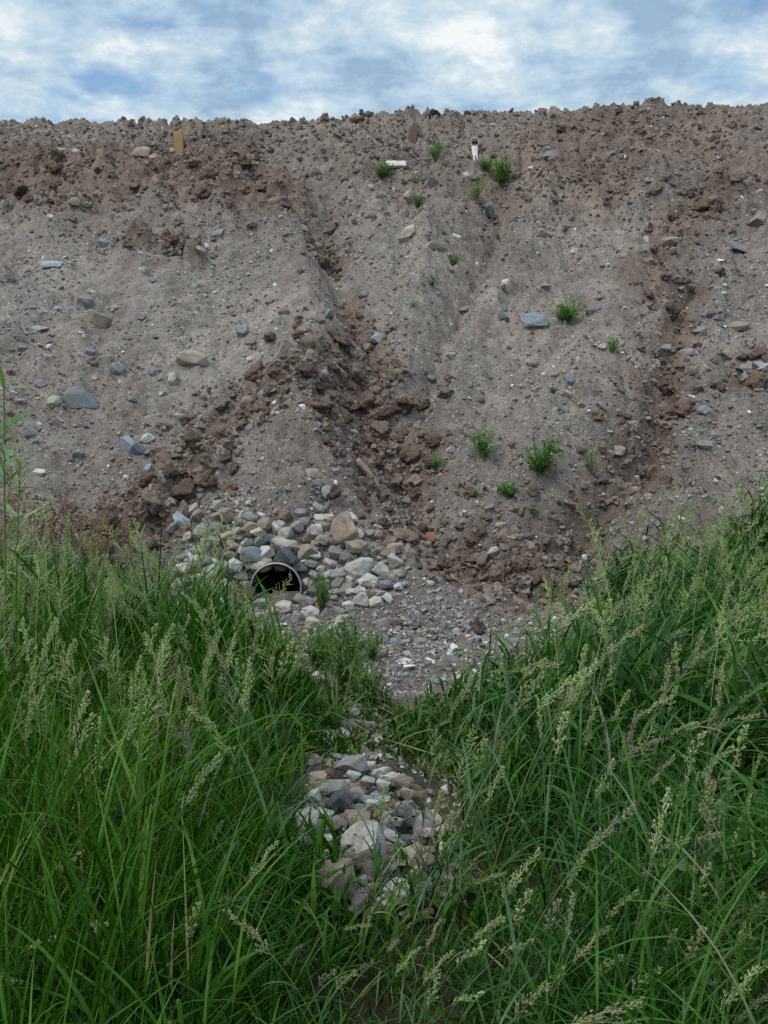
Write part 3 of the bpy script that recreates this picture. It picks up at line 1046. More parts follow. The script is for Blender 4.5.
def scatter(name, protos, x, y, size, mat, sink=0.25, smooth=False, lift=0.0):
    acc = Acc()
    z = hz(x, y)
    out = ~((np.hypot(x - PIPE_X, z - PIPE_Z) < PIPE_R * 1.05) & (y > PIPE_Y - 0.08) & (y < 9))
    x, y, z, size = x[out], y[out], z[out], size[out]
    which = rng.integers(0, len(protos), len(x))
    rot = rand_rot(len(x))
    sc = size[:, None] * rng.uniform(0.7, 1.3, (len(x), 3))
    P = np.stack([x, y, z + size * (0.35 - sink) + lift], -1)
    for k, (v, f) in enumerate(protos):
        m = which == k
        if not m.any():
            continue
        V = np.einsum('nij,nvj->nvi', rot[m], v[None] * sc[m][:, None]) + P[m][:, None]
        n = int(m.sum())
        Fc = f[None] + (np.arange(n) * len(v))[:, None, None]
        acc.add(V.reshape(-1, 3), t=Fc.reshape(-1, 3))
    return link(name, acc.mesh(name, mat, smooth))


def sample_bank(n, y0=5.3, y1=14.3):
    u = rng.random(n * 2)
    a = 0.6
    y = (y0 ** a + u * (y1 ** a - y0 ** a)) ** (1 / a)
    x = rng.uniform(-1, 1, n * 2) * (0.45 * y + 1.0)
    return x[:n], y[:n]


SMALL = [small_rock(300 + k, 9 + k % 4, 0.55 + 0.05 * (k % 6)) for k in range(12)]
LUMPS = [lump(k) for k in range(5)] + [small_rock(700 + k, 15, 0.75) for k in range(5)]
x_, y_ = sample_bank(80000)
crest_, band_ = masks(x_, y_)
pat_ = fbm(x_ * 1.1, y_ * 0.6, 210, 4)
keep = rng.random(len(x_)) < np.clip(0.90 + 1.3 * pat_ - 0.65 * band_ - 0.35 * crest_ - 0.8 * grass_amount(x_, y_), 0.02, 1)
x_, y_ = x_[keep], y_[keep]
sz = np.clip(rng.lognormal(math.log(0.019), 0.60, len(x_)), 0.008, 0.075)
tag(scatter('gravel', SMALL, x_, y_, sz, M_GRAVEL), 'small grey and bluish gravel chips strewn over the bare bank', 'gravel', kind='stuff')
print('gravel', len(x_))
# finer fill between the packed stones
gx, gy, gs = [], [], []
for pts, n, s in (([(-1.6, 6.6), (-0.9, 6.3), (0.0, 6.6), (-0.4, 7.2), (-1.2, 7.3)], 1800, 0.032), ([(-0.3, 2.75), (0.35, 2.8), (0.4, 3.5), (0.0, 3.85), (-0.35, 3.4)], 320, 0.022),
                  ([(-0.1, 4.6), (0.9, 4.9), (1.2, 5.9), (0.2, 6.3), (-0.2, 5.6)], 2400, 0.026), ([(-0.35, 3.6), (0.1, 3.6), (0.0, 4.6), (-0.5, 5.3), (-0.6, 4.9)], 700, 0.03)):
    xs, ys = [p[0] for p in pts], [p[1] for p in pts]
    k = 0
    while k < n:
        a, b = random.uniform(min(xs), max(xs)), random.uniform(min(ys), max(ys))
        if in_poly(a, b, pts) and not (abs(a - PIPE_X) < 0.2 and b > PIPE_Y - 0.15):
            gx.append(a); gy.append(b); gs.append(s * math.exp(random.gauss(0, 0.45))); k += 1
tag(scatter('stone_rubble', SMALL, np.array(gx), np.array(gy), np.clip(np.array(gs), 0.01, 0.08), M_GRAVEL), 'fine stone rubble between the larger broken stones in the ditch', 'rubble', kind='stuff')
# crumbs of earth
cx, cy, cs = [], [], []
for pts, w, n, (s0, s1) in CXY:
    for _ in range(n * 15):
        q = walk(pts, random.random()) + np.array([random.gauss(0, w * 0.9), random.gauss(0, w * 0.9)])
        cx.append(q[0]); cy.append(q[1]); cs.append(min(0.11, 0.030 * math.exp(random.gauss(0.25, 0.55))))
ux, uy = sample_bank(20000, 10.6, 14.5)
cr, _b = masks(ux, uy)
kp = rng.random(len(ux)) < cr * np.clip(0.65 + 0.9 * fbm(ux * 0.9, uy * 0.9, 70, 3), 0.1, 1)
cx += list(ux[kp]); cy += list(uy[kp]); cs += list(np.clip(0.036 * np.exp(rng.normal(0, 0.5, int(kp.sum()))), 0.015, 0.12))
ux, uy = sample_bank(3500)
kp = grass_amount(ux, uy) < 0.3
cx += list(ux[kp]); cy += list(uy[kp]); cs += list(np.clip(0.018 * np.exp(rng.normal(0, 0.6, int(kp.sum()))), 0.008, 0.08))
tag(scatter('loose_dirt', LUMPS, np.array(cx), np.array(cy), np.array(cs), M_CRUMB, 0.3, False), 'brown crumbs of loose earth around the clods and along the crest', 'dirt', kind='stuff')
print('crumbs', len(cx))


# ------------------------------------------------------------------ drain pipes
def pipe_mesh(r, wall, length, pitch=0.045, amp=0.010, n=40, mat=None, name='barrel', corr=True):
    ys = np.arange(0, length, pitch / 6) if corr else np.linspace(0, length, 8)
    prof_o = [(r + (amp * (math.sin(2 * math.pi * y / pitch) - 1) if corr else 0), y) for y in ys]
    prof_i = [(r - wall - 2.4 * amp * (1 if corr else 0), y) for y in ys][::-1]
    prof = prof_o + prof_i
    ph = np.linspace(0, 2 * np.pi, n, endpoint=False)
    V = np.array([[(a * math.cos(t), y, a * math.sin(t)) for t in ph] for a, y in prof]).reshape(-1, 3)
    m = len(prof)
    Q = [(i * n + j, i * n + (j + 1) % n, ((i + 1) % m) * n + (j + 1) % n, ((i + 1) % m) * n + j) for i in range(m) for j in range(n)]
    # closed far end keeps daylight out
    c = len(V)
    k = len(ys) - 1
    V = np.concatenate([V, [[0, ys[-1], 0]]])
    T = [((k + 1) * n + j, (k + 1) * n + (j + 1) % n, c) for j in range(n)]
    return mesh_np(name, V, [np.array(T), np.array(Q)], True, mat)


def ring_mesh(r, wall, wid, n=48, mat=None, name='rim'):
    prof = [(r, 0), (r, wid), (r - wall, wid), (r - wall, 0), (r - wall * 0.5, -wall * 0.35)]
    ph = np.linspace(0, 2 * np.pi, n, endpoint=False)
    V = np.array([[(a * math.cos(t), y, a * math.sin(t)) for t in ph] for a, y in prof]).reshape(-1, 3)
    m = len(prof)
    Q = np.array([(i * n + j, i * n + (j + 1) % n, ((i + 1) % m) * n + (j + 1) % n, ((i + 1) % m) * n + j) for i in range(m) for j in range(n)])
    return mesh_np(name, V, Q, False, mat)


culvert = tag(link('culvert_pipe', None, None, (PIPE_X, PIPE_Y + 0.02, PIPE_Z)), 'dark round culvert pipe with a pale worn rim among broken stones', 'drain pipe')
culvert.rotation_euler = (R(-2), 0, R(4))
link('barrel', pipe_mesh(PIPE_R - 0.001, 0.003, 2.2, amp=0.004, mat=M_PIPE), culvert, (0, 0.012, 0))
link('rim', ring_mesh(PIPE_R + 0.002, 0.009, 0.02, mat=M_RIM), culvert)

p = at(474, 147)[0]
dp = tag(link('drain_pipe', None, None, (p[0], p[1] - 0.10, p[2] + 0.05)), 'small white drain pipe poking out just below the crest', 'drain pipe')
dp.rotation_euler = (R(-14), 0, R(-6))
link('barrel', pipe_mesh(0.056, 0.006, 0.6, mat=M_PVC, corr=False), dp)
# a split half-pipe lip hanging below the mouth
acc = Acc()
tt = np.linspace(0, 1, 8)
aa = np.linspace(-1.0, 1.0, 7)
for rr, flip in ((0.05, 0), (0.044, 1)):
    V = np.array([[(rr * math.sin(a) + 0.02 * t * t, -0.03 - 0.05 * t + (rr - rr * math.cos(a)) * 0.6, -0.07 - 0.21 * t) for a in aa * (1 - 0.5 * t)] for t in tt]).reshape(-1, 3)
    Q = [(i * 7 + j, i * 7 + j + 1, (i + 1) * 7 + j + 1, (i + 1) * 7 + j) for i in range(7) for j in range(6)]
    acc.add(V + np.array([0, flip * 0.005, 0]), q=np.array(Q))
link('spout', acc.mesh('spout', M_PVC, True), dp)


# ------------------------------------------------------------------ wood and scrap
def plank(name, px0, py0, px1, py1, width, thick, mat, label, cat, lift=0.03, seed=0):
    """a board lying on the bank between two points of the ground"""
    a, b = at(px0, py0)[0], at(px1, py1)[0]
    a, b = Vector(a), Vector(b)
    mid = (a + b) / 2
    ax = (b - a)
    L_ = ax.length
    ax.normalize()
    n = Vector(hn(np.array([mid.x]), np.array([mid.y]))[0])
    w = n.cross(ax).normalized()
    n = ax.cross(w)
    rn = random.Random(seed)
    bm = bmesh.new()
    k = 9
    rings = []
    for i in range(k):
        t = i / (k - 1) - 0.5
        ww = width * (0.5 + rn.uniform(-.05, .05)) * (0.75 if i in (0, k - 1) else 1)
        sag = 0.03 * L_ * (t * t)
        rings.append([bm.verts.new((u * ww + rn.uniform(-.003, .003), t * L_ + rn.uniform(-.01, .01) * (u), v * thick / 2 - sag)) for u, v in ((-1, -1), (1, -1), (1, 1), (-1, 1))])
    for i in range(k - 1):
        for j in range(4):
            bm.faces.new((rings[i][j], rings[i][(j + 1) % 4], rings[i + 1][(j + 1) % 4], rings[i + 1][j]))
    bm.faces.new(rings[0])
    bm.faces.new(rings[-1])
    bmesh.ops.recalc_face_normals(bm, faces=bm.faces)
    bmesh.ops.bevel(bm, geom=list(bm.edges), offset=min(0.006, thick * 0.2), segments=1, affect='EDGES')
    me = bpy.data.meshes.new(name)
    bm.to_mesh(me)
    bm.free()
    me.materials.append(mat)
    o = link(name, me)
    o.matrix_world = Matrix.LocRotScale(mid + n * lift, Matrix((w, ax, n)).transposed(), Vector((1, 1, 1)))
    return tag(o, label, cat)


def stake(px, py, hpx, wpx, lean, mat, label):
    p = Vector(at(px, py)[0])
    d = project(p[:])[2]
    H, W = hpx * d / F, wpx * d / F
    bm = bmesh.new()
    prof = [(-0.25, 1, 1), (0.3 * H, 1, 1), (0.7 * H, .95, 1), (0.93 * H, .97, .95), (H, 0.65, 0.8)]
    rings = []
    for z, a, b in prof:
        rings.append([bm.verts.new((u * W / 2 * a + random.uniform(-.006, .006), v * 0.05 * b, z + (0.03 * u if z >= H * .93 else 0))) for u, v in ((-1, -1), (1, -1), (1, 1), (-1, 1))])
    for i in range(len(rings) - 1):
        for j in range(4):
            bm.faces.new((rings[i][j], rings[i][(j + 1) % 4], rings[i + 1][(j + 1) % 4], rings[i + 1][j]))
    bm.faces.new(rings[0][::-1])
    bm.faces.new(rings[-1])
    bmesh.ops.recalc_face_normals(bm, faces=bm.faces)
    bmesh.ops.bevel(bm, geom=list(bm.edges), offset=0.008, segments=2, affect='EDGES')
    me = bpy.data.meshes.new('wooden_stake')
    bm.to_mesh(me)
    bm.free()
    me.materials.append(mat)
    o = link('wooden_stake', me, None, p)
    o.rotation_euler = (R(-4), R(lean), R(12))
    return tag(o, label, 'stake')


stake(179, 151, 19, 9, -2, M_WOOD, 'short orange-tan wooden stake standing up near the crest')
stake(412, 140, 15, 8, 8, M_WOODDARK, 'muddy brown stake stub leaning at the crest above the white strip')
plank('board', 150, 161, 174, 152, 0.10, 0.05, M_WOODPALE, 'pale brown board lying half buried beside the orange-tan stake', 'board', 0.03, 3)
plank('board', 386, 167, 406, 167, 0.09, 0.045, M_PVC, 'clean white strip lying flat below the crest by a green tuft', 'strip', 0.05, 5)
plank('board', 355, 461, 375, 486, 0.06, 0.03, M_WOODPALE, 'narrow brown lath lying diagonally beside the clods above the drain', 'lath', 0.03, 7)


def twig(pix, r, label, lift=0.02):
    P = at([q[0] for q in pix], [q[1] for q in pix])
    t = np.linspace(0, 1, 14)
    k = np.linspace(0, 1, len(P))
    pts = np.stack([np.interp(t, k, P[:, i]) for i in range(3)], -1)
    pts[:, 2] += lift + 0.02 * np.sin(t * 7)
    V, Q = tube(pts, r * (1 - 0.6 * t), 6)
    c = pts.mean(0)
    return tag(link('twig', mesh_np('twig', V - c, Q, True, M_TWIG), None, c), label, 'twig')


twig([(716, 199), (724, 203), (734, 207)], 0.013, 'pale curved twig lying among clods near the far crest')
twig([(462, 545), (468, 556), (476, 565)], 0.008, 'thin brown twig lying by the red stone at the bank foot')
twig([(676, 246), (679, 240), (683, 232)], 0.010, 'thin dry twig stuck in the bank above the flat mauve slab')

# ------------------------------------------------------------------ green weeds on the bank
def feather_weed(seed, nst=11, leafy=26, leaf_len=0.05):
    r = np.random.default_rng(seed)
    st, lf = Acc(), Acc()
    for _ in range(nst):
        az, lean, L = r.uniform(0, 6.28), r.uniform(0.75, 1.5), r.uniform(0.55, 1.0)
        v, q, C = ribbons([[r.normal(0, .07), r.normal(0, .07), -0.03]], az, lean, r.uniform(0.0, 0.7), L, 0.022, 8, stemlike=True)
        C = C[0]
        V, Q = tube(C, 0.012 * (1 - 0.6 * np.linspace(0, 1, len(C))), 4)
        st.add(V, q=Q)
        f = r.uniform(0.12, 1.0, leafy)
        k = np.linspace(0, 1, len(C))
        P = np.stack([np.interp(f, k, C[:, i]) for i in range(3)], -1)
        v, q, _ = ribbons(P, r.uniform(0, 6.28, leafy), r.uniform(0.2, 1.2, leafy), r.uniform(0, 0.8, leafy), leaf_len * r.uniform(1.5, 4.2, leafy) * (1.1 - 0.6 * f), 0.035 * r.uniform(.6, 1.3, leafy), 3, r.normal(0, .6, leafy))
        lf.add(v, q=q)
    return st.mesh('stem', M_STEM), lf.mesh('foliage', M_WEED)


WEEDS = [feather_weed(500 + k, 20 + 5 * (k % 3), 34, 0.07) for k in range(5)]
def grass_weed(seed, nb=46):
    r = np.random.default_rng(seed)
    a = Acc()
    for _ in range(nb):
        v, q, _c = ribbons([[r.normal(0, .06), r.normal(0, .06), -0.03]], r.uniform(0, 6.28), r.uniform(0.7, 1.45), r.uniform(0.2, 1.6), r.uniform(0.4, 1.0), r.uniform(.03, .06), 6, [r.normal(0, .4)])
        a.add(v, q=q)
    _, _, C = ribbons([[0, 0, -0.03]], 1.0, 1.4, 0.3, 0.8, .02, 8, stemlike=True)
    V, Q = tube(C[0], 0.010, 4)
    return mesh_np('stem', V, Q, True, M_STEM), a.mesh('foliage', M_WEED)


WEEDS += [grass_weed(560), grass_weed(561, 30), feather_weed(570, 14, 22, 0.11)]
GREEN = """383 178 24 17 spreading green weed tuft beside the white strip|436 161 16 22 upright green weed between the white strip and small drain pipe|414 182 14 11 tiny green weed just below the white strip|
418 207 13 12 small green weed above the cream slab|503 184 32 25 largest bushy green weed near the crest below the small drain pipe|475 202 16 24 tall green weed under the small drain pipe|486 170 15 12 small weed touching the big bushy weed's upper side|
444 234 9 8 tiny weed beside the cream slab on the bank|454 266 15 14 green weed in the rill under the cream slab|432 286 10 9 tiny green weed low in the upper rill|414 306 15 9 flat green weed where the upper rill narrows|
567 322 30 22 green weed beside the big blue stone on the bank|612 352 14 14 light green weed beside a cream pebble|486 457 34 32 bushy green weed on the middle bank above the clods|436 469 15 15 small green weed at the edge of the clod trail|
476 497 14 14 small pale weed under the bushy middle weed|509 497 28 18 low spreading weed under the bushy middle weed|540 473 46 34 widest green weed patch on the lower bank|590 470 22 32 upright green weed next to the pinkish white stone|
419 412 8 10 tiny weed next to the big clod cluster|533 515 12 9 tiny weed below the widest weed patch|560 505 10 8 pale tiny weed low on the bank by the clod trail|553 393 8 8 tiny weed beside the whitish stone on the middle bank"""
for k, rec in enumerate(GREEN.replace('\n', '').split('|')):
    f = rec.split(' ', 4)
    x_, y_, w_, h_ = map(float, f[:4])
    p = at(x_, y_)[0]
    if np.isnan(p).any():
        continue
    d = project(p)[2]
    o = tag(link('weed_tuft', None, None, (p[0], p[1], p[2] - 0.005)), f[4], 'weed', 'green weeds sprouting on the bank')
    o.scale = (w_ * d / F * 0.95, w_ * d / F * 0.95, h_ * d / F * 1.25)
    o.rotation_euler = (0, 0, random.uniform(0, 6.28))
    s, l = WEEDS[(k * 3) % 8]
    link('stem', s, o)
    link('foliage', l, o)
# taller feathery weeds by the culvert
for x_, y_, w_, h_, lab in ((345, 690, 62, 62, 'bright green feathery weed right below the drain stones'), (318, 668, 40, 46, 'feathery green weed just below the culvert mouth'),
                            (322, 612, 26, 46, 'thin green weed growing between stones right of the culvert mouth'), (196, 640, 50, 50, 'green weed at the left edge of the drain stones'),
                            (372, 660, 30, 30, 'small green weed where the stones meet the bare dirt'),
                            (305, 700, 54, 54, 'feathery weed in the grass left of the bright one'), (335, 725, 60, 56, 'feathery weed nearest the stone heap'), (368, 705, 46, 46, 'feathery weed right of the bright one'),
                            (286, 670, 44, 48, 'feathery weed on the grass edge below left of culvert mouth'), (352, 660, 44, 44, 'feathery weed behind the bright one, toward the stones'), (262, 655, 40, 44, 'feathery weed farthest left of those below the culvert'),
                            (330, 645, 36, 40, 'short feathery weed closest to the lower right drain stones')):
    p = at(x_, y_)[0]
    d = project(p)[2]
    o = tag(link('weed_tuft', None, None, p), lab, 'weed', 'green weeds by the drain')
    o.scale = (w_ * d / F * 0.85, w_ * d / F * 0.85, h_ * d / F * 1.25)
    o.rotation_euler = (0, 0, random.uniform(0, 6.28))
    s, l = random.choice(WEEDS)
    link('stem', s, o)
    link('foliage', l, o)

# ------------------------------------------------------------------ grass
NT = 13500
gx = rng.uniform(-3.4, 3.6, NT * 4)
gy = rng.uniform(0.95, 6.9, NT * 4)
ok = (np.abs(gx) < 0.46 * gy + 0.55) & (rng.random(len(gx)) < grass_amount(gx, gy)) & ~((np.abs(gx - PIPE_X) < 0.26) & (gy > 6.1))
ok &= rng.random(len(gx)) < np.clip(0.72 + 0.9 * fbm(gx * 2.2, gy * 2.2, 230, 3), 0.25, 1)
gx, gy = gx[ok][:NT], gy[ok][:NT]
n = len(gx)
print('tillers', n)
gh = grass_height(gx, gy) * rng.uniform(0.42, 1.22, n)
lean_az = np.where(gx > 0.2, rng.normal(0.25, 1.5, n), rng.normal(0.8, 2.0, n))
broad = sstep(-0.1, 0.15, fbm(gx * 1.6, gy * 1.6, 240, 3) + 0.12 * np.clip(gx, -1, 1))
st_th = np.pi / 2 - np.abs(rng.normal(0, 0.16, n))
st_dr = np.abs(rng.normal(0.10, 0.16, n))
P0 = np.stack([gx, gy, hz(gx, gy) - 0.01], -1)
acc = Acc()
v, q, C = ribbons(P0, lean_az, st_th, st_dr, gh * 0.85, 0.0042, 5, rng.uniform(-1.5, 1.5, n), True)
acc.add(v, q=q)
for j in range(5):
    f = np.clip(rng.uniform(0.02, 0.25, n) + j * 0.18, 0, 1)
    kk = f * 5
    i0 = np.minimum(kk.astype(int), 4)
    fr = (kk - i0)[:, None]
    P = C[np.arange(n), i0] * (1 - fr) + C[np.arange(n), i0 + 1] * fr
    rightside = np.clip(0.5 + gx * 0.5, 0, 1)
    az = np.where(rng.random(n) < 0.15, rng.normal(0.35, 0.6, n), rng.uniform(0, 2 * np.pi, n))
    th = rng.normal(1.20 - 0.16 * rightside, 0.20, n)
    dr = np.abs(rng.normal(0.40 + 0.75 * rightside, 0.45, n))
    L = gh * rng.uniform(0.36, 0.72, n)
    W = (0.0066 + 0.0032 * rightside + 0.0050 * broad) * rng.uniform(0.6, 1.4, n) * (0.58 + 0.42 * sstep(1.2, 2.8, gy))
    v, q, _ = ribbons(P, az, th, dr, L, W, 6, rng.normal(0, 0.7, n))
    acc.add(v, q=q)
tag(link('grass', acc.mesh('grass', M_GRASS, True)), 'tall dark green grass filling the ditch on both sides of the stones', 'grass', kind='stuff')
# dead straw lying low between the green
m = 2600
k = rng.integers(0, n, m)
v, q, _ = ribbons(P0[k] + np.stack([rng.normal(0, .05, m), rng.normal(0, .05, m), rng.uniform(0.0, 0.12, m)], -1), rng.uniform(0, 6.28, m), rng.normal(0.4, 0.5, m), rng.uniform(0, 0.8, m), rng.uniform(0.12, 0.40, m), 0.0045, 4, rng.normal(0, 1, m))
tag(link('dry_grass', mesh_np('dry_grass', v, q, True, M_DRY)), 'dead straw tangled low among the green grass', 'dry grass', kind='stuff')


# ------------------------------------------------------------------ flowering grass stalks, each a thing of its own
def spikelets(P, D, size, r):
    """small pointed seeds at P along D: a three-sided bipyramid each"""
    n = len(P)
    D = D / (np.linalg.norm(D, axis=1, keepdims=True) + 1e-9)
    a = np.cross(D, r.normal(0, 1, (n, 3)))
    a /= np.linalg.norm(a, axis=1, keepdims=True) + 1e-9
    b = np.cross(D, a)
    L = size * r.uniform(0.7, 1.3, n)
    w = L * 0.22
    V = [P]
    for t in (0, 2.094, 4.189):
        V.append(P + D * (L * 0.4)[:, None] + (a * math.cos(t) + b * math.sin(t)) * w[:, None])
    V.append(P + D * L[:, None])
    V = np.stack(V, 1)
    T = np.array([(0, 2, 1), (0, 3, 2), (0, 1, 3), (4, 1, 2), (4, 2, 3), (4, 3, 1)])
    return V.reshape(-1, 3), (T[None] + (np.arange(n) * 5)[:, None, None]).reshape(-1, 3)


def stalk_proto(seed, lean, droop, head, style):
    """unit-height flowering stalk leaning to +x; style: plume, clumped or airy"""
    r = np.random.default_rng(seed)
    K = 22
    _, _, C = ribbons([[0, 0, 0]], 0.0, math.pi / 2 - lean, droop, 1.0, 0.01, K, stemlike=True, power=2.2)
    C = C[0]
    C[:, 1] += 0.015 * np.sin(np.linspace(0, 3, K + 1) + seed)
    f0 = 1 - head
    V, Q = tube(C, 0.0028 * (1 - 0.65 * np.linspace(0, 1, K + 1)), 4)
    stem = mesh_np('stem', V, Q, True, None)
    k = np.linspace(0, 1, K + 1)
    at_ = lambda f: np.stack([np.interp(f, k, C[:, i]) for i in range(3)], -1)
    acc = Acc()
    nb = {'plume': 26, 'clumped': 13, 'airy': 24}[style]
    fs = f0 + head * np.linspace(0, 0.98, nb) ** 0.9
    for i, f in enumerate(fs):
        u = (f - f0) / head
        p = at_(np.array([f]))[0]
        ax = at_(np.array([min(1, f + .03)]))[0] - at_(np.array([max(0, f - .03)]))[0]
        ax /= np.linalg.norm(ax) + 1e-9
        o = r.normal(0, 1, 3)
        o -= ax * o.dot(ax)
        o /= np.linalg.norm(o) + 1e-9
        spread = {'plume': 0.55, 'clumped': 0.8, 'airy': 1.25}[style]
        d = ax + o * spread * r.uniform(0.5, 1.2)
        d /= np.linalg.norm(d)
        bl = head * {'plume': 0.25, 'clumped': 0.32, 'airy': 0.42}[style] * (1 - 0.72 * u) * r.uniform(0.55, 1.15)
        pts = np.array([p, p + d * bl * 0.5, p + d * bl + ax * bl * 0.12 - np.array([0, 0, bl * 0.08])])
        Vb, Qb = tube(pts, [0.0011, 0.0009, 0.0006], 3)
        acc.add(Vb, q=Qb)
        ns = {'plume': 7, 'clumped': 11, 'airy': 6}[style]
        t = r.uniform(0.15, 1.0, ns) if style != 'clumped' else r.uniform(0.45, 1.0, ns)
        P = p + d[None] * (bl * t)[:, None] + r.normal(0, 0.004 if style != 'airy' else 0.002, (ns, 3))
        D = d[None] * 0.8 + ax[None] * 0.5 + r.normal(0, 0.35, (ns, 3))
        v, tri = spikelets(P, D, {'plume': 0.0095, 'clumped': 0.0105, 'airy': 0.008}[style], r)
        acc.add(v, t=tri)
    headm = acc.mesh('seed_head', None)
    leaves = []
    for _ in range(3):
        f = r.uniform(0.15, 0.62)
        v, q, _c = ribbons(at_(np.array([f])), r.uniform(0, 6.28), r.normal(1.1, .15), r.uniform(.4, 1.5), r.uniform(0.22, 0.40), 0.0105, 8, [r.normal(0, .5)])
        leaves.append(mesh_np('leaf', v, q, True, M_STALKLEAF))
    hp = at_(np.array([1 - head * 0.5]))[0]
    return dict(stem=stem, head=headm, leaves=leaves, hp=hp, lean=lean + droop * 0.4, droop=droop, style=style)


def with_mat(me, mat):
    c = me.copy()
    c.materials.clear()
    c.materials.append(mat)
    return c


PROTO = []
specs = [(0.04, 0.20, 'plume'), (0.10, 0.40, 'plume'), (0.18, 0.55, 'plume'), (0.28, 0.75, 'plume'), (0.06, 0.30, 'clumped'), (0.15, 0.60, 'clumped'),
         (0.25, 0.95, 'clumped'), (0.35, 1.05, 'plume'), (0.05, 0.25, 'airy'), (0.14, 0.50, 'airy')]
for k, (ln, dr, stl) in enumerate(specs):
    pr = stalk_proto(900 + k, ln, dr, {'plume': 0.19, 'clumped': 0.17, 'airy': 0.26}[stl] * (0.9 + 0.05 * (k % 4)), stl)
    pr['stem'].materials.append(M_STEM)
    pr['heads'] = {w: with_mat(pr['head'], mm) for w, mm in (('pale green', M_SEED_A), ('straw-coloured', M_SEED_B), ('purplish', M_SEED_C))}
    PROTO.append(pr)


def stalk(px, py, ht, k, phi, tint):
    pr = PROTO[k]
    hp = pr['hp']
    s = ht / hp[2]
    P = march(np.array([px]), np.array([py]), lambda x, y: hz(x, y) + ht, t0=0.9)[0]
    if np.isnan(P).any():
        return
    c, sn = math.cos(phi), math.sin(phi)
    bx = P[0] - s * (hp[0] * c - hp[1] * sn)
    by = P[1] - s * (hp[0] * sn + hp[1] * c)
    if by < 0.75:
        return
    o = link('grass_stalk', None, None, (bx, by, float(hz(bx, by)) - 0.01))
    o.rotation_euler = (0, 0, phi)
    o.scale = (s, s, s)
    tag(o, None, 'grass stalk', 'flowering grass stalks')
    link('stem', pr['stem'], o)
    link('seed_head', pr['heads'][tint], o)
    for l in pr['leaves'][:3 if by < 4 else 2]:
        link('leaf', l, o)
    way = 'upright' if pr['lean'] < 0.2 else ('arching' if pr['droop'] > 0.7 else 'leaning')
    form = {'plume': 'plumed', 'clumped': 'clumpy', 'airy': 'airy'}[pr['style']]
    ITEMS.append((o, 'stalk', 'stalks', (way, tint, form)))


HEADS = """25 603|10 637|20 660|47 640|40 687|133 597|147 600|55 610|110 627|87 637|160 663|173 660|135 680|163 700|180 703|133 717|197 703|203 690|143 727|170 727|100 747|78 715|240 593|230 650|240 670|247 687|
220 660|200 613|123 800|157 798|197 773|80 737|183 633|123 812|143 846|227 888|193 931|160 915|3 986|289 951|356 911|433 933|366 956|406 965|326 971|436 968|489 871|509 878|496 921|443 818|437 806|383 798|423 878|466 998|
486 928|433 995|463 878|602 781|682 798|709 785|745 811|712 818|672 851|642 881|709 858|699 891|722 878|589 843|572 875|522 878|522 911|569 921|655 915|589 945|645 975|695 985|715 935|729 918|755 918|739 951|755 948|742 981|
752 1001|695 941|602 1006|515 955|552 908|555 583|709 623|699 643|725 660|712 677|699 700|745 660|735 620|689 667|672 663|665 687|622 650|632 730|695 747|712 760|725 773|605 770|612 610|532 680|549 617|525 713|565 697|755 637|
762 573|652 577|629 560|722 553|592 667|712 717|490 650|467 690|453 717|533 677|530 703|467 753|433 747|443 767|457 793|500 760|493 787|480 757|560 703|383 800|437 803|497 740|640 520|655 502|690 512|700 482|722 522|750 502|
612 535|625 548|668 530|735 470|705 540|742 560|675 500|30 590|65 600|12 612|95 600|150 640|212 640|255 640|262 610|270 668|285 650|300 640|250 612|232 700|215 725|188 745|60 665|70 690|8 700|28 720|112 690|120 655|92 670|
668 640|640 625|655 655|720 690|750 690|735 715|680 720|650 705|740 745|755 770|660 770|620 700|600 640|575 640|590 720|560 745|640 745|480 690|510 700|500 680|540 720|580 690|520 640|610 820|735 850|760 870|690 830|660 820|
620 900|610 960|670 945|560 970|530 1000|640 1010|470 950|395 935|345 985|60 860|95 920|35 930|250 920|262 860|215 830|100 620|165 600|180 680|40 615|5 660"""
for rec in HEADS.replace('\n', '').split('|'):
    px_, py_ = map(float, rec.split())
    if py_ < 560:
        ht, ks = random.uniform(0.70, 0.95), (8, 9, 8, 0)
    elif py_ > 830 and px_ > 520:
        ht, ks = random.uniform(0.36, 0.52), (1, 2, 3, 5, 6, 7, 4)
    elif 285 < px_ < 520 and py_ > 860:
        ht, ks = random.uniform(0.28, 0.38), (3, 6, 7, 5)
    elif 300 < px_ < 520 and py_ < 830:
        ht, ks = random.uniform(0.40, 0.55), (0, 1, 4, 8)
    elif px_ > 520:
        ht, ks = random.uniform(0.50, 0.70), (1, 2, 2, 3, 5, 7, 4, 0)
    elif py_ > 780:
        ht, ks = random.uniform(0.36, 0.50), (1, 3, 6, 7, 4)
    else:
        ht, ks = random.uniform(0.58, 0.78), (0, 0, 1, 1, 4, 2, 8)
    if px_ > 520:
        phi = random.gauss(0.15, 0.75)
    elif px_ < 280:
        phi = random.gauss(0.1, 0.9) if random.random() < .75 else random.gauss(3.1, 0.5)
    else:
        phi = random.gauss(0.0, 0.7)
    tint = random.choices(('pale green', 'straw-coloured', 'purplish'), (6, 3, 1.2) if px_ < 500 else (4, 4, 1.5))[0]
    stalk(px_, py_, ht, random.choice(ks), phi, tint)


# the many further seed heads beyond those told apart
def tri_arrays(me):
    me.calc_loop_triangles()
    v = np.empty(len(me.vertices) * 3)
    me.vertices.foreach_get('co', v)
    t = np.empty(len(me.loop_triangles) * 3, int)
    me.loop_triangles.foreach_get('vertices', t)
    return v.reshape(-1, 3), t.reshape(-1, 3)


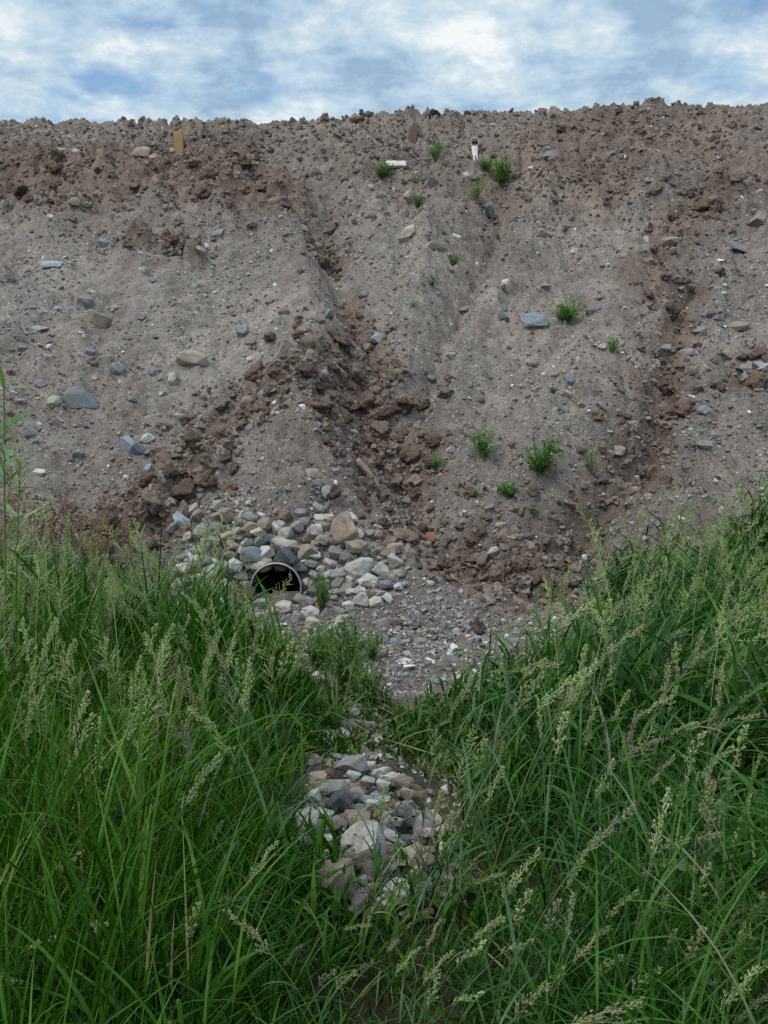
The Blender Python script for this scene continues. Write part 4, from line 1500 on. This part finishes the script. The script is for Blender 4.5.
acc = Acc()
arr = {k: [tri_arrays(PROTO[k]['stem']), tri_arrays(PROTO[k]['head'])] for k in (0, 1, 2, 4, 5, 8, 9)}
k = rng.permutation(n)
k = k[(gy[k] > 2.6) & (pile_hole(gx[k], gy[k]) < 0.1)]
done = 0
for i in k:
    if done >= 560:
        break
    if abs(gx[i]) < 0.35 and gy[i] < 4.2:
        continue
    kk = int(rng.choice([0, 1, 2, 4, 5, 8, 8, 9, 9]))
    h = float(grass_height(gx[i], gy[i])) * rng.uniform(0.95, 1.35) + 0.08
    s = h / PROTO[kk]['hp'][2]
    a = rng.uniform(0, 6.28) if gx[i] < 0 else rng.normal(0.1, 1.0)
    Rz = np.array([[math.cos(a), -math.sin(a), 0], [math.sin(a), math.cos(a), 0], [0, 0, 1]])
    for v_, t_ in arr[kk]:
        acc.add((v_ * s) @ Rz.T + P0[i], t=t_)
    done += 1
tag(link('seeding_grass', acc.mesh('seeding_grass', M_SEED_A, False)), 'fine pale seed heads thick among the green grass of the ditch', 'grass', kind='stuff')


# ------------------------------------------------------------------ willow shoot and rusty dead weeds at the edge of the ditch
def branchy(pts, r0, nleaf, f0, leaf, th, dr, wid, mat_leaf, root, seed, twist=0.5, leafname='leaf', per=True):
    r = np.random.default_rng(seed)
    pts = np.asarray(pts, float)
    t = np.linspace(0, 1, 16)
    k = np.linspace(0, 1, len(pts))
    C = np.stack([np.interp(t, k, pts[:, i]) for i in range(3)], -1)
    for i in range(3):
        C[1:-1, i] = (C[:-2, i] + C[1:-1, i] * 2 + C[2:, i]) / 4
    V, Q = tube(C, r0 * (1 - 0.7 * t), 5)
    link('stem', mesh_np('stem', V, Q, True, M_TWIG if not per else M_STEM), root)
    f = np.sort(r.uniform(f0, 1.0, nleaf))
    P = np.stack([np.interp(f, t, C[:, i]) for i in range(3)], -1)
    for i in range(nleaf):
        v, q, _ = ribbons(P[i:i + 1], r.uniform(0, 6.28), r.normal(th, .3), r.uniform(0, dr), leaf * r.uniform(.7, 1.2), wid, 6, [r.normal(0, twist)])
        link(leafname, mesh_np(leafname, v, q, True, mat_leaf), root)


wx, wy = -1.415, 3.25
root = tag(link('willow_shoot', None, None, (wx, wy, float(hz(wx, wy)))), 'slender leafy willow shoot standing above the grass at the left edge', 'shrub')
branchy([(0, 0, 0), (0.02, 0, 0.6), (0.06, 0.01, 1.2), (0.10, 0.0, 1.66)], 0.007, 40, 0.66, 0.17, 0.55, 0.9, 0.017, M_WILLOW, root, 71)
wx, wy = -1.52, 3.6
root = tag(link('willow_shoot', None, None, (wx, wy, float(hz(wx, wy)))), 'thinner bare-based willow shoot behind the leafy one at the left edge', 'shrub')
branchy([(0, 0, 0), (0.03, 0, 0.7), (0.10, 0.0, 1.35)], 0.006, 30, 0.6, 0.15, 0.6, 0.9, 0.016, M_WILLOW, root, 72)


def rust_proto(seed):
    r = np.random.default_rng(seed)
    st, sd = Acc(), Acc()
    for b in range(13):
        f = r.uniform(0.2, 0.8)
        az, L = r.uniform(0, 6.28), (0.30 + 0.25 * r.random()) * (1 - 0.5 * f) if b else 1.0
        _, _, C = ribbons([[0, 0, (f if b else 0)]], az, 1.05 if b else 1.5, r.uniform(0, .5) * (1 if b else .2), L, .01, 8, stemlike=True)
        C = C[0]
        V, Q = tube(C, (0.006 if b == 0 else 0.003) * (1 - .6 * np.linspace(0, 1, 9)), 4)
        st.add(V, q=Q)
        nn = 24
        t = r.uniform(0.3, 1, nn)
        P = np.stack([np.interp(t, np.linspace(0, 1, 9), C[:, i]) for i in range(3)], -1) + r.normal(0, .008, (nn, 3))
        v, tri = spikelets(P, r.normal(0, 1, (nn, 3)), 0.042, r)
        sd.add(v, t=tri)
    return st.mesh('stem', M_TWIG), sd.mesh('seed_head', M_RUST)


RUST = [rust_proto(k) for k in range(3)]
for k, (x_, y_, h_, lab) in enumerate(((28, 575, 78, 'tallest russet dead weed at the left edge of the bank foot'), (52, 585, 66, 'russet dead weed second from the left edge of the bank foot'),
                                       (80, 582, 60, 'bushy russet dead weed in the middle of the rusty row'), (104, 580, 62, 'russet dead weed in front of the dark earth lumps'),
                                       (128, 590, 56, 'rightmost short russet dead weed beside the grass'), (10, 560, 50, 'low russet dead weed cut by the left frame edge'), (66, 560, 46, 'small russet dead weed highest up the bank'), (40, 600, 70, 'russet dead weed half hidden in the grass tips'), (95, 612, 64, 'russet dead weed deepest in the grass below the rusty row'), (8, 600, 80, 'tall thin russet dead weed by the willow shoot'))):
    p = at(x_, y_)[0]
    d = project(p)[2]
    o = tag(link('dead_weed', None, None, p), lab, 'weed', 'russet dead weeds at the bank foot')
    s = 1.3 * h_ * d / F
    o.scale = (s * 0.85, s * 0.85, s * 1.1)
    o.rotation_euler = (R(random.uniform(-8, 8)), R(random.uniform(-8, 8)), random.uniform(0, 6.28))
    a, b = RUST[k % 3]
    link('stem', a, o)
    link('foliage', b, o)  # this part is the dead weed's russet seeds, not leaves

# ------------------------------------------------------------------ labels: what sets each repeat apart
ZONES = [(40, 150, 'on the crest at far left'), (125, 150, 'between far left and the stake'), (200, 155, 'just right of the wooden stake'), (280, 150, 'on the crest right of the stake'),
         (350, 130, 'on the crest above white strip'), (395, 190, 'close below the white strip'), (435, 120, 'on the crest by muddy stub'), (474, 165, 'around the small white pipe'),
         (550, 150, 'right of the small white pipe'), (650, 150, 'near the crest, right of centre'), (740, 190, 'near the crest at far right'),
         (40, 210, 'at the upper left edge'), (100, 230, 'on the upper left bank'), (200, 240, 'below the wooden stake'), (320, 225, 'in the upper middle rill'), (415, 240, 'around the big cream slab'),
         (500, 220, 'below the largest crest weed'), (560, 240, 'on the upper bank, right half'), (650, 240, 'left of the mauve slab'), (745, 250, 'around the flat mauve slab'),
         (25, 310, 'at the left edge, mid height'), (85, 300, 'by the grey blue-edged pair, left'), (140, 310, 'on the left bank, mid height'), (245, 335, 'on the middle of the bank, left'),
         (290, 350, 'beside the big embedded tan stone'), (350, 300, 'in the narrow middle rill'), (375, 340, 'just above the big clod cluster'), (450, 330, 'on the smooth middle face'), (510, 310, 'left of the big blue stone'),
         (560, 310, 'beside the big blue stone'), (650, 340, 'top of the right-hand rill'), (715, 320, 'below the mauve slab'), (755, 360, 'by the pale blue slab, right'),
         (30, 390, 'left of the large blue slab'), (85, 395, 'at the large blue slab, left'), (118, 365, 'above the blue wedge stone'), (185, 370, 'near the cream upright stone'), (250, 400, 'above the left clod train'),
         (320, 385, 'left edge of the clod cluster'), (355, 395, 'in the big clod cluster'), (405, 425, 'at the clod cluster\'s right end'), (570, 385, 'on the lower right bank'), (665, 395, 'in the right-hand rill'),
         (715, 420, 'right of the right-hand rill'), (35, 460, 'above the russet weeds'), (90, 450, 'left of the blue wedge stone'), (145, 450, 'beside the blue wedge stone'), (215, 435, 'in the left clod train'),
         (185, 475, 'above the drain\'s left stones'), (140, 505, 'at the left clod train\'s foot'), (270, 460, 'on gravel above the drain'), (335, 440, 'below the big clod cluster'), (325, 485, 'above the drain\'s top stones'),
         (385, 470, 'near the diagonal brown lath'), (430, 505, 'in the middle clod train'), (485, 535, 'by the lower middle clods'), (545, 565, 'where both clod trains meet'), (600, 480, 'in the lower right train'),
         (640, 450, 'near the pinkish flat stone'), (695, 450, 'above the right-hand grass'), (185, 530, 'top left of the drain stones'), (235, 530, 'upper left of the culvert mouth'), (285, 530, 'straight above the culvert mouth'),
         (335, 525, 'around the big pinkish stone'), (375, 550, 'upper right of the culvert mouth'), (205, 570, 'left of the culvert mouth'), (245, 565, 'at the culvert\'s left lip'), (300, 565, 'at the culvert\'s right lip'),
         (330, 595, 'right of the culvert mouth'), (372, 585, 'right end of drain stones'), (210, 620, 'lower left of the culvert mouth'), (270, 620, 'below the culvert mouth'), (345, 610, 'lower right of culvert mouth'),
         (400, 640, 'on the bare dirt below'), (450, 660, 'at the bare dirt\'s near edge'), (500, 590, 'on bare dirt below the clods'), (365, 700, 'between drain and stone heap'), (310, 750, 'up the heap\'s left tail'),
         (345, 785, 'at the heap\'s far end'), (390, 800, 'at the heap\'s far right'), (300, 830, 'on the heap\'s left side'), (350, 830, 'in the heap\'s middle'), (400, 840, 'on the heap\'s right side'),
         (440, 860, 'at the heap\'s right edge'), (300, 880, 'at the heap\'s lower left'), (360, 870, 'by the heap\'s largest stone'), (400, 890, 'at the heap\'s lower right'), (345, 910, 'at the heap\'s near end'),
         (440, 900, 'at the heap\'s lower right corner'), (610, 925, 'alone in the right-hand grass')]
SZONES = [(20, 600, 'at the upper left edge'), (20, 660, 'at the left edge, mid height'), (40, 720, 'in the left grass, edge side'), (80, 610, 'under the russet weeds'), (140, 600, 'just left of drain stones'),
          (110, 650, 'in the left grass, upper part'), (165, 650, 'in front of left drain stones'), (235, 600, 'overlapping the drain stones'), (240, 660, 'in front of the culvert'), (290, 650, 'right below the culvert'),
          (130, 710, 'in the left grass\'s middle'), (190, 710, 'left grass, toward the heap'), (100, 790, 'low in the left grass'), (180, 780, 'left of the stone heap'), (60, 900, 'in the lower left corner'),
          (220, 900, 'lower left of the heap'), (300, 960, 'below the heap, left side'), (360, 930, 'just below the stone heap'), (430, 960, 'below the heap, right side'), (490, 880, 'touching the heap\'s right edge'),
          (380, 800, 'over the heap\'s far end'), (440, 750, 'behind the heap, right side'), (440, 805, 'right of the heap\'s top'), (490, 770, 'right of the heap, further back'), (470, 700, 'beside the bare dirt patch'),
          (520, 690, 'right of the bare dirt patch'), (550, 600, 'against the bare dirt, right'), (610, 550, 'tall against the right bank'), (660, 510, 'highest against the bank'), (720, 500, 'against the bank, right edge'),
          (740, 570, 'at the upper right edge'), (620, 630, 'in the right grass, top left'), (690, 640, 'in the right grass, upper part'), (740, 650, 'at the right edge, upper grass'), (580, 700, 'in the right grass, left part'),
          (650, 710, 'in the right grass\'s middle'), (715, 720, 'right grass, toward the edge'), (600, 780, 'centre of the right grass'), (690, 790, 'right grass below its middle'), (745, 790, 'at the right edge, middle'),
          (570, 860, 'right grass near the heap'), (660, 870, 'low in the right grass'), (720, 870, 'low at the right edge'), (540, 930, 'lower right of the heap'), (610, 950, 'bottom of the right grass'),
          (690, 940, 'above the lower right corner'), (745, 970, 'in the lower right corner'), (640, 1005, 'at the bottom edge, right'), (460, 1000, 'at the bottom edge, centre')]
ORD = ['leftmost', 'second from left', 'third from left', 'fourth from left', 'fifth from left', 'sixth from left', 'seventh from left', 'eighth from left', 'ninth from left', 'tenth from left']
NUM = ['', '', 'two', 'three', 'four', 'five', 'six', 'seven', 'eight', 'nine', 'ten']
bpy.context.view_layer.update()
clusters = {}
for o, noun, plural, adj in ITEMS:
    P = np.array(o.matrix_world.translation)
    if noun == 'stalk':
        c = [ch for ch in o.children if ch.name.startswith('seed_head')][0]
        bb = np.array(c.data.vertices[len(c.data.vertices) // 2].co)
        P = np.array(o.matrix_world @ Vector(bb))
    qx, qy, _d = project(P)
    zs = SZONES if noun == 'stalk' else ZONES
    z = min(zs, key=lambda z: (z[0] - qx) ** 2 + ((z[1] - qy) * 1.2) ** 2)[2]
    clusters.setdefault((plural, adj, z), []).append((qx, qy, o, noun))
for (plural, adj, z), L in clusters.items():
    L.sort(key=lambda t: t[0])
    a = ' '.join(adj)
    for i, (qx, qy, o, noun) in enumerate(L):
        if len(L) == 1:
            o['label'] = f'{a} {noun} {z}'
        elif len(L) == 2:
            o['label'] = f"{('left', 'right')[i]} of two {a} {plural} {z}"
        else:
            pos = 'rightmost' if i == len(L) - 1 else ORD[min(i, 9)]
            o['label'] = f'{pos} of {NUM[min(len(L), 10)]} {a} {plural} {z}'
for o, noun, plural, adj in ITEMS:
    if len(o['label'].split()) > 15:
        o['label'] = o['label'].replace(adj[2] + ' ', '', 1)
    if len(o['label'].split()) > 16:
        o['label'] = o['label'].replace(' of two', '', 1).replace('from left of', 'of', 1)
print({k: sum(1 for q in bpy.data.objects if q.name.startswith(k)) for k in ('stone', 'riprap_stone', 'heap_stone', 'dirt_clod', 'grass_stalk')})
print('largest label cluster', max(len(v) for v in clusters.values()), 'items', len(ITEMS))

# ------------------------------------------------------------------ sky and light
SUN_EL, SUN_AZ = R(56), R(-125)      # azimuth from +y, clockwise: behind the camera, to its left
w = bpy.data.worlds.new('World')
scene.world = w
w.use_nodes = True
N, L = w.node_tree.nodes, w.node_tree.links
bg = N['Background']
sky = N.new('ShaderNodeTexSky')
sky.sky_type = 'NISHITA'
sky.sun_disc = False
sky.sun_elevation = SUN_EL
sky.sun_rotation = SUN_AZ
tc = N.new('ShaderNodeTexCoord')
sep = N.new('ShaderNodeSeparateXYZ')
L.new(tc.outputs['Generated'], sep.inputs[0])


def wmath(op, a, b):
    n = N.new('ShaderNodeMath')
    n.operation = op
    for s, v in zip(n.inputs, (a, b)):
        if isinstance(v, (int, float)):
            s.default_value = v
        else:
            L.new(v, s)
    return n.outputs[0]


# a cloud layer seen from below: project the view direction onto a plane overhead
zz = wmath('ADD', wmath('MAXIMUM', sep.outputs['Z'], 0.0), 0.30)
cx_ = wmath('DIVIDE', sep.outputs['X'], zz)
cy_ = wmath('DIVIDE', sep.outputs['Y'], zz)
comb = N.new('ShaderNodeCombineXYZ')
L.new(cx_, comb.inputs[0])
L.new(cy_, comb.inputs[1])
comb.inputs[2].default_value = 3.7


def wnoise(scale, detail, rough, off, dist=0.0):
    mp = N.new('ShaderNodeMapping')
    mp.inputs['Location'].default_value = off
    L.new(comb.outputs[0], mp.inputs[0])
    n = N.new('ShaderNodeTexNoise')
    n.inputs['Scale'].default_value = scale
    n.inputs['Detail'].default_value = detail
    n.inputs['Roughness'].default_value = rough
    n.inputs['Distortion'].default_value = dist
    L.new(mp.outputs[0], n.inputs['Vector'])
    return n.outputs['Fac']


shade = ramp(N, [(0.37, (2.9, 4.1, 5.5)), (0.46, (4.2, 5.5, 6.7)), (0.53, (5.4, 6.5, 7.2)), (0.62, (7.8, 8.2, 8.4))])
L.new(wnoise(4.8, 10, 0.63, (2.3, 1.4, 0), 0.15), shade.inputs[0])
gap = ramp(N, [(0.33, (0.1, 0.1, 0.1)), (0.45, (1, 1, 1))])
L.new(wnoise(3.6, 6, 0.55, (7.1, -3.0, 4), 0.15), gap.inputs[0])
blue = mixc(N, L, 'MULTIPLY', 1.0, sky.outputs[0], (0.85, 1.1, 1.25))
full = mixc(N, L, 'MIX', gap.outputs[0], blue, shade.outputs[0])
# an overcast sky is brighter overhead than at the horizon
zr = N.new('ShaderNodeMapRange')
zr.inputs['From Min'].default_value = 0.32
zr.inputs['From Max'].default_value = 0.95
zr.inputs['To Min'].default_value = 1.0
zr.inputs['To Max'].default_value = 1.9
L.new(sep.outputs['Z'], zr.inputs['Value'])
vs = N.new('ShaderNodeVectorMath')
vs.operation = 'SCALE'
L.new(full, vs.inputs[0])
L.new(zr.outputs[0], vs.inputs['Scale'])
L.new(vs.outputs[0], bg.inputs['Color'])
bg.inputs['Strength'].default_value = 0.1

sd = bpy.data.lights.new('sun', 'SUN')
sd.energy = 1.5
sd.angle = R(16)
sd.color = (1.0, 0.96, 0.90)
so = bpy.data.objects.new('sun', sd)
COL.objects.link(so)
dvec = Vector((math.sin(SUN_AZ) * math.cos(SUN_EL), math.cos(SUN_AZ) * math.cos(SUN_EL), math.sin(SUN_EL)))
so.rotation_euler = dvec.to_track_quat('Z', 'Y').to_euler()
so.location = (0, -10, 20)

scene.view_settings.view_transform = 'Standard'
scene.view_settings.look = 'None'
scene.view_settings.exposure = 0.2
scene.view_settings.gamma = 1.0
scene.view_settings.use_curve_mapping = False
scene.cycles.max_bounces = 6
scene.cycles.diffuse_bounces = 3
scene.cycles.transmission_bounces = 3
scene.cycles.use_denoising = False
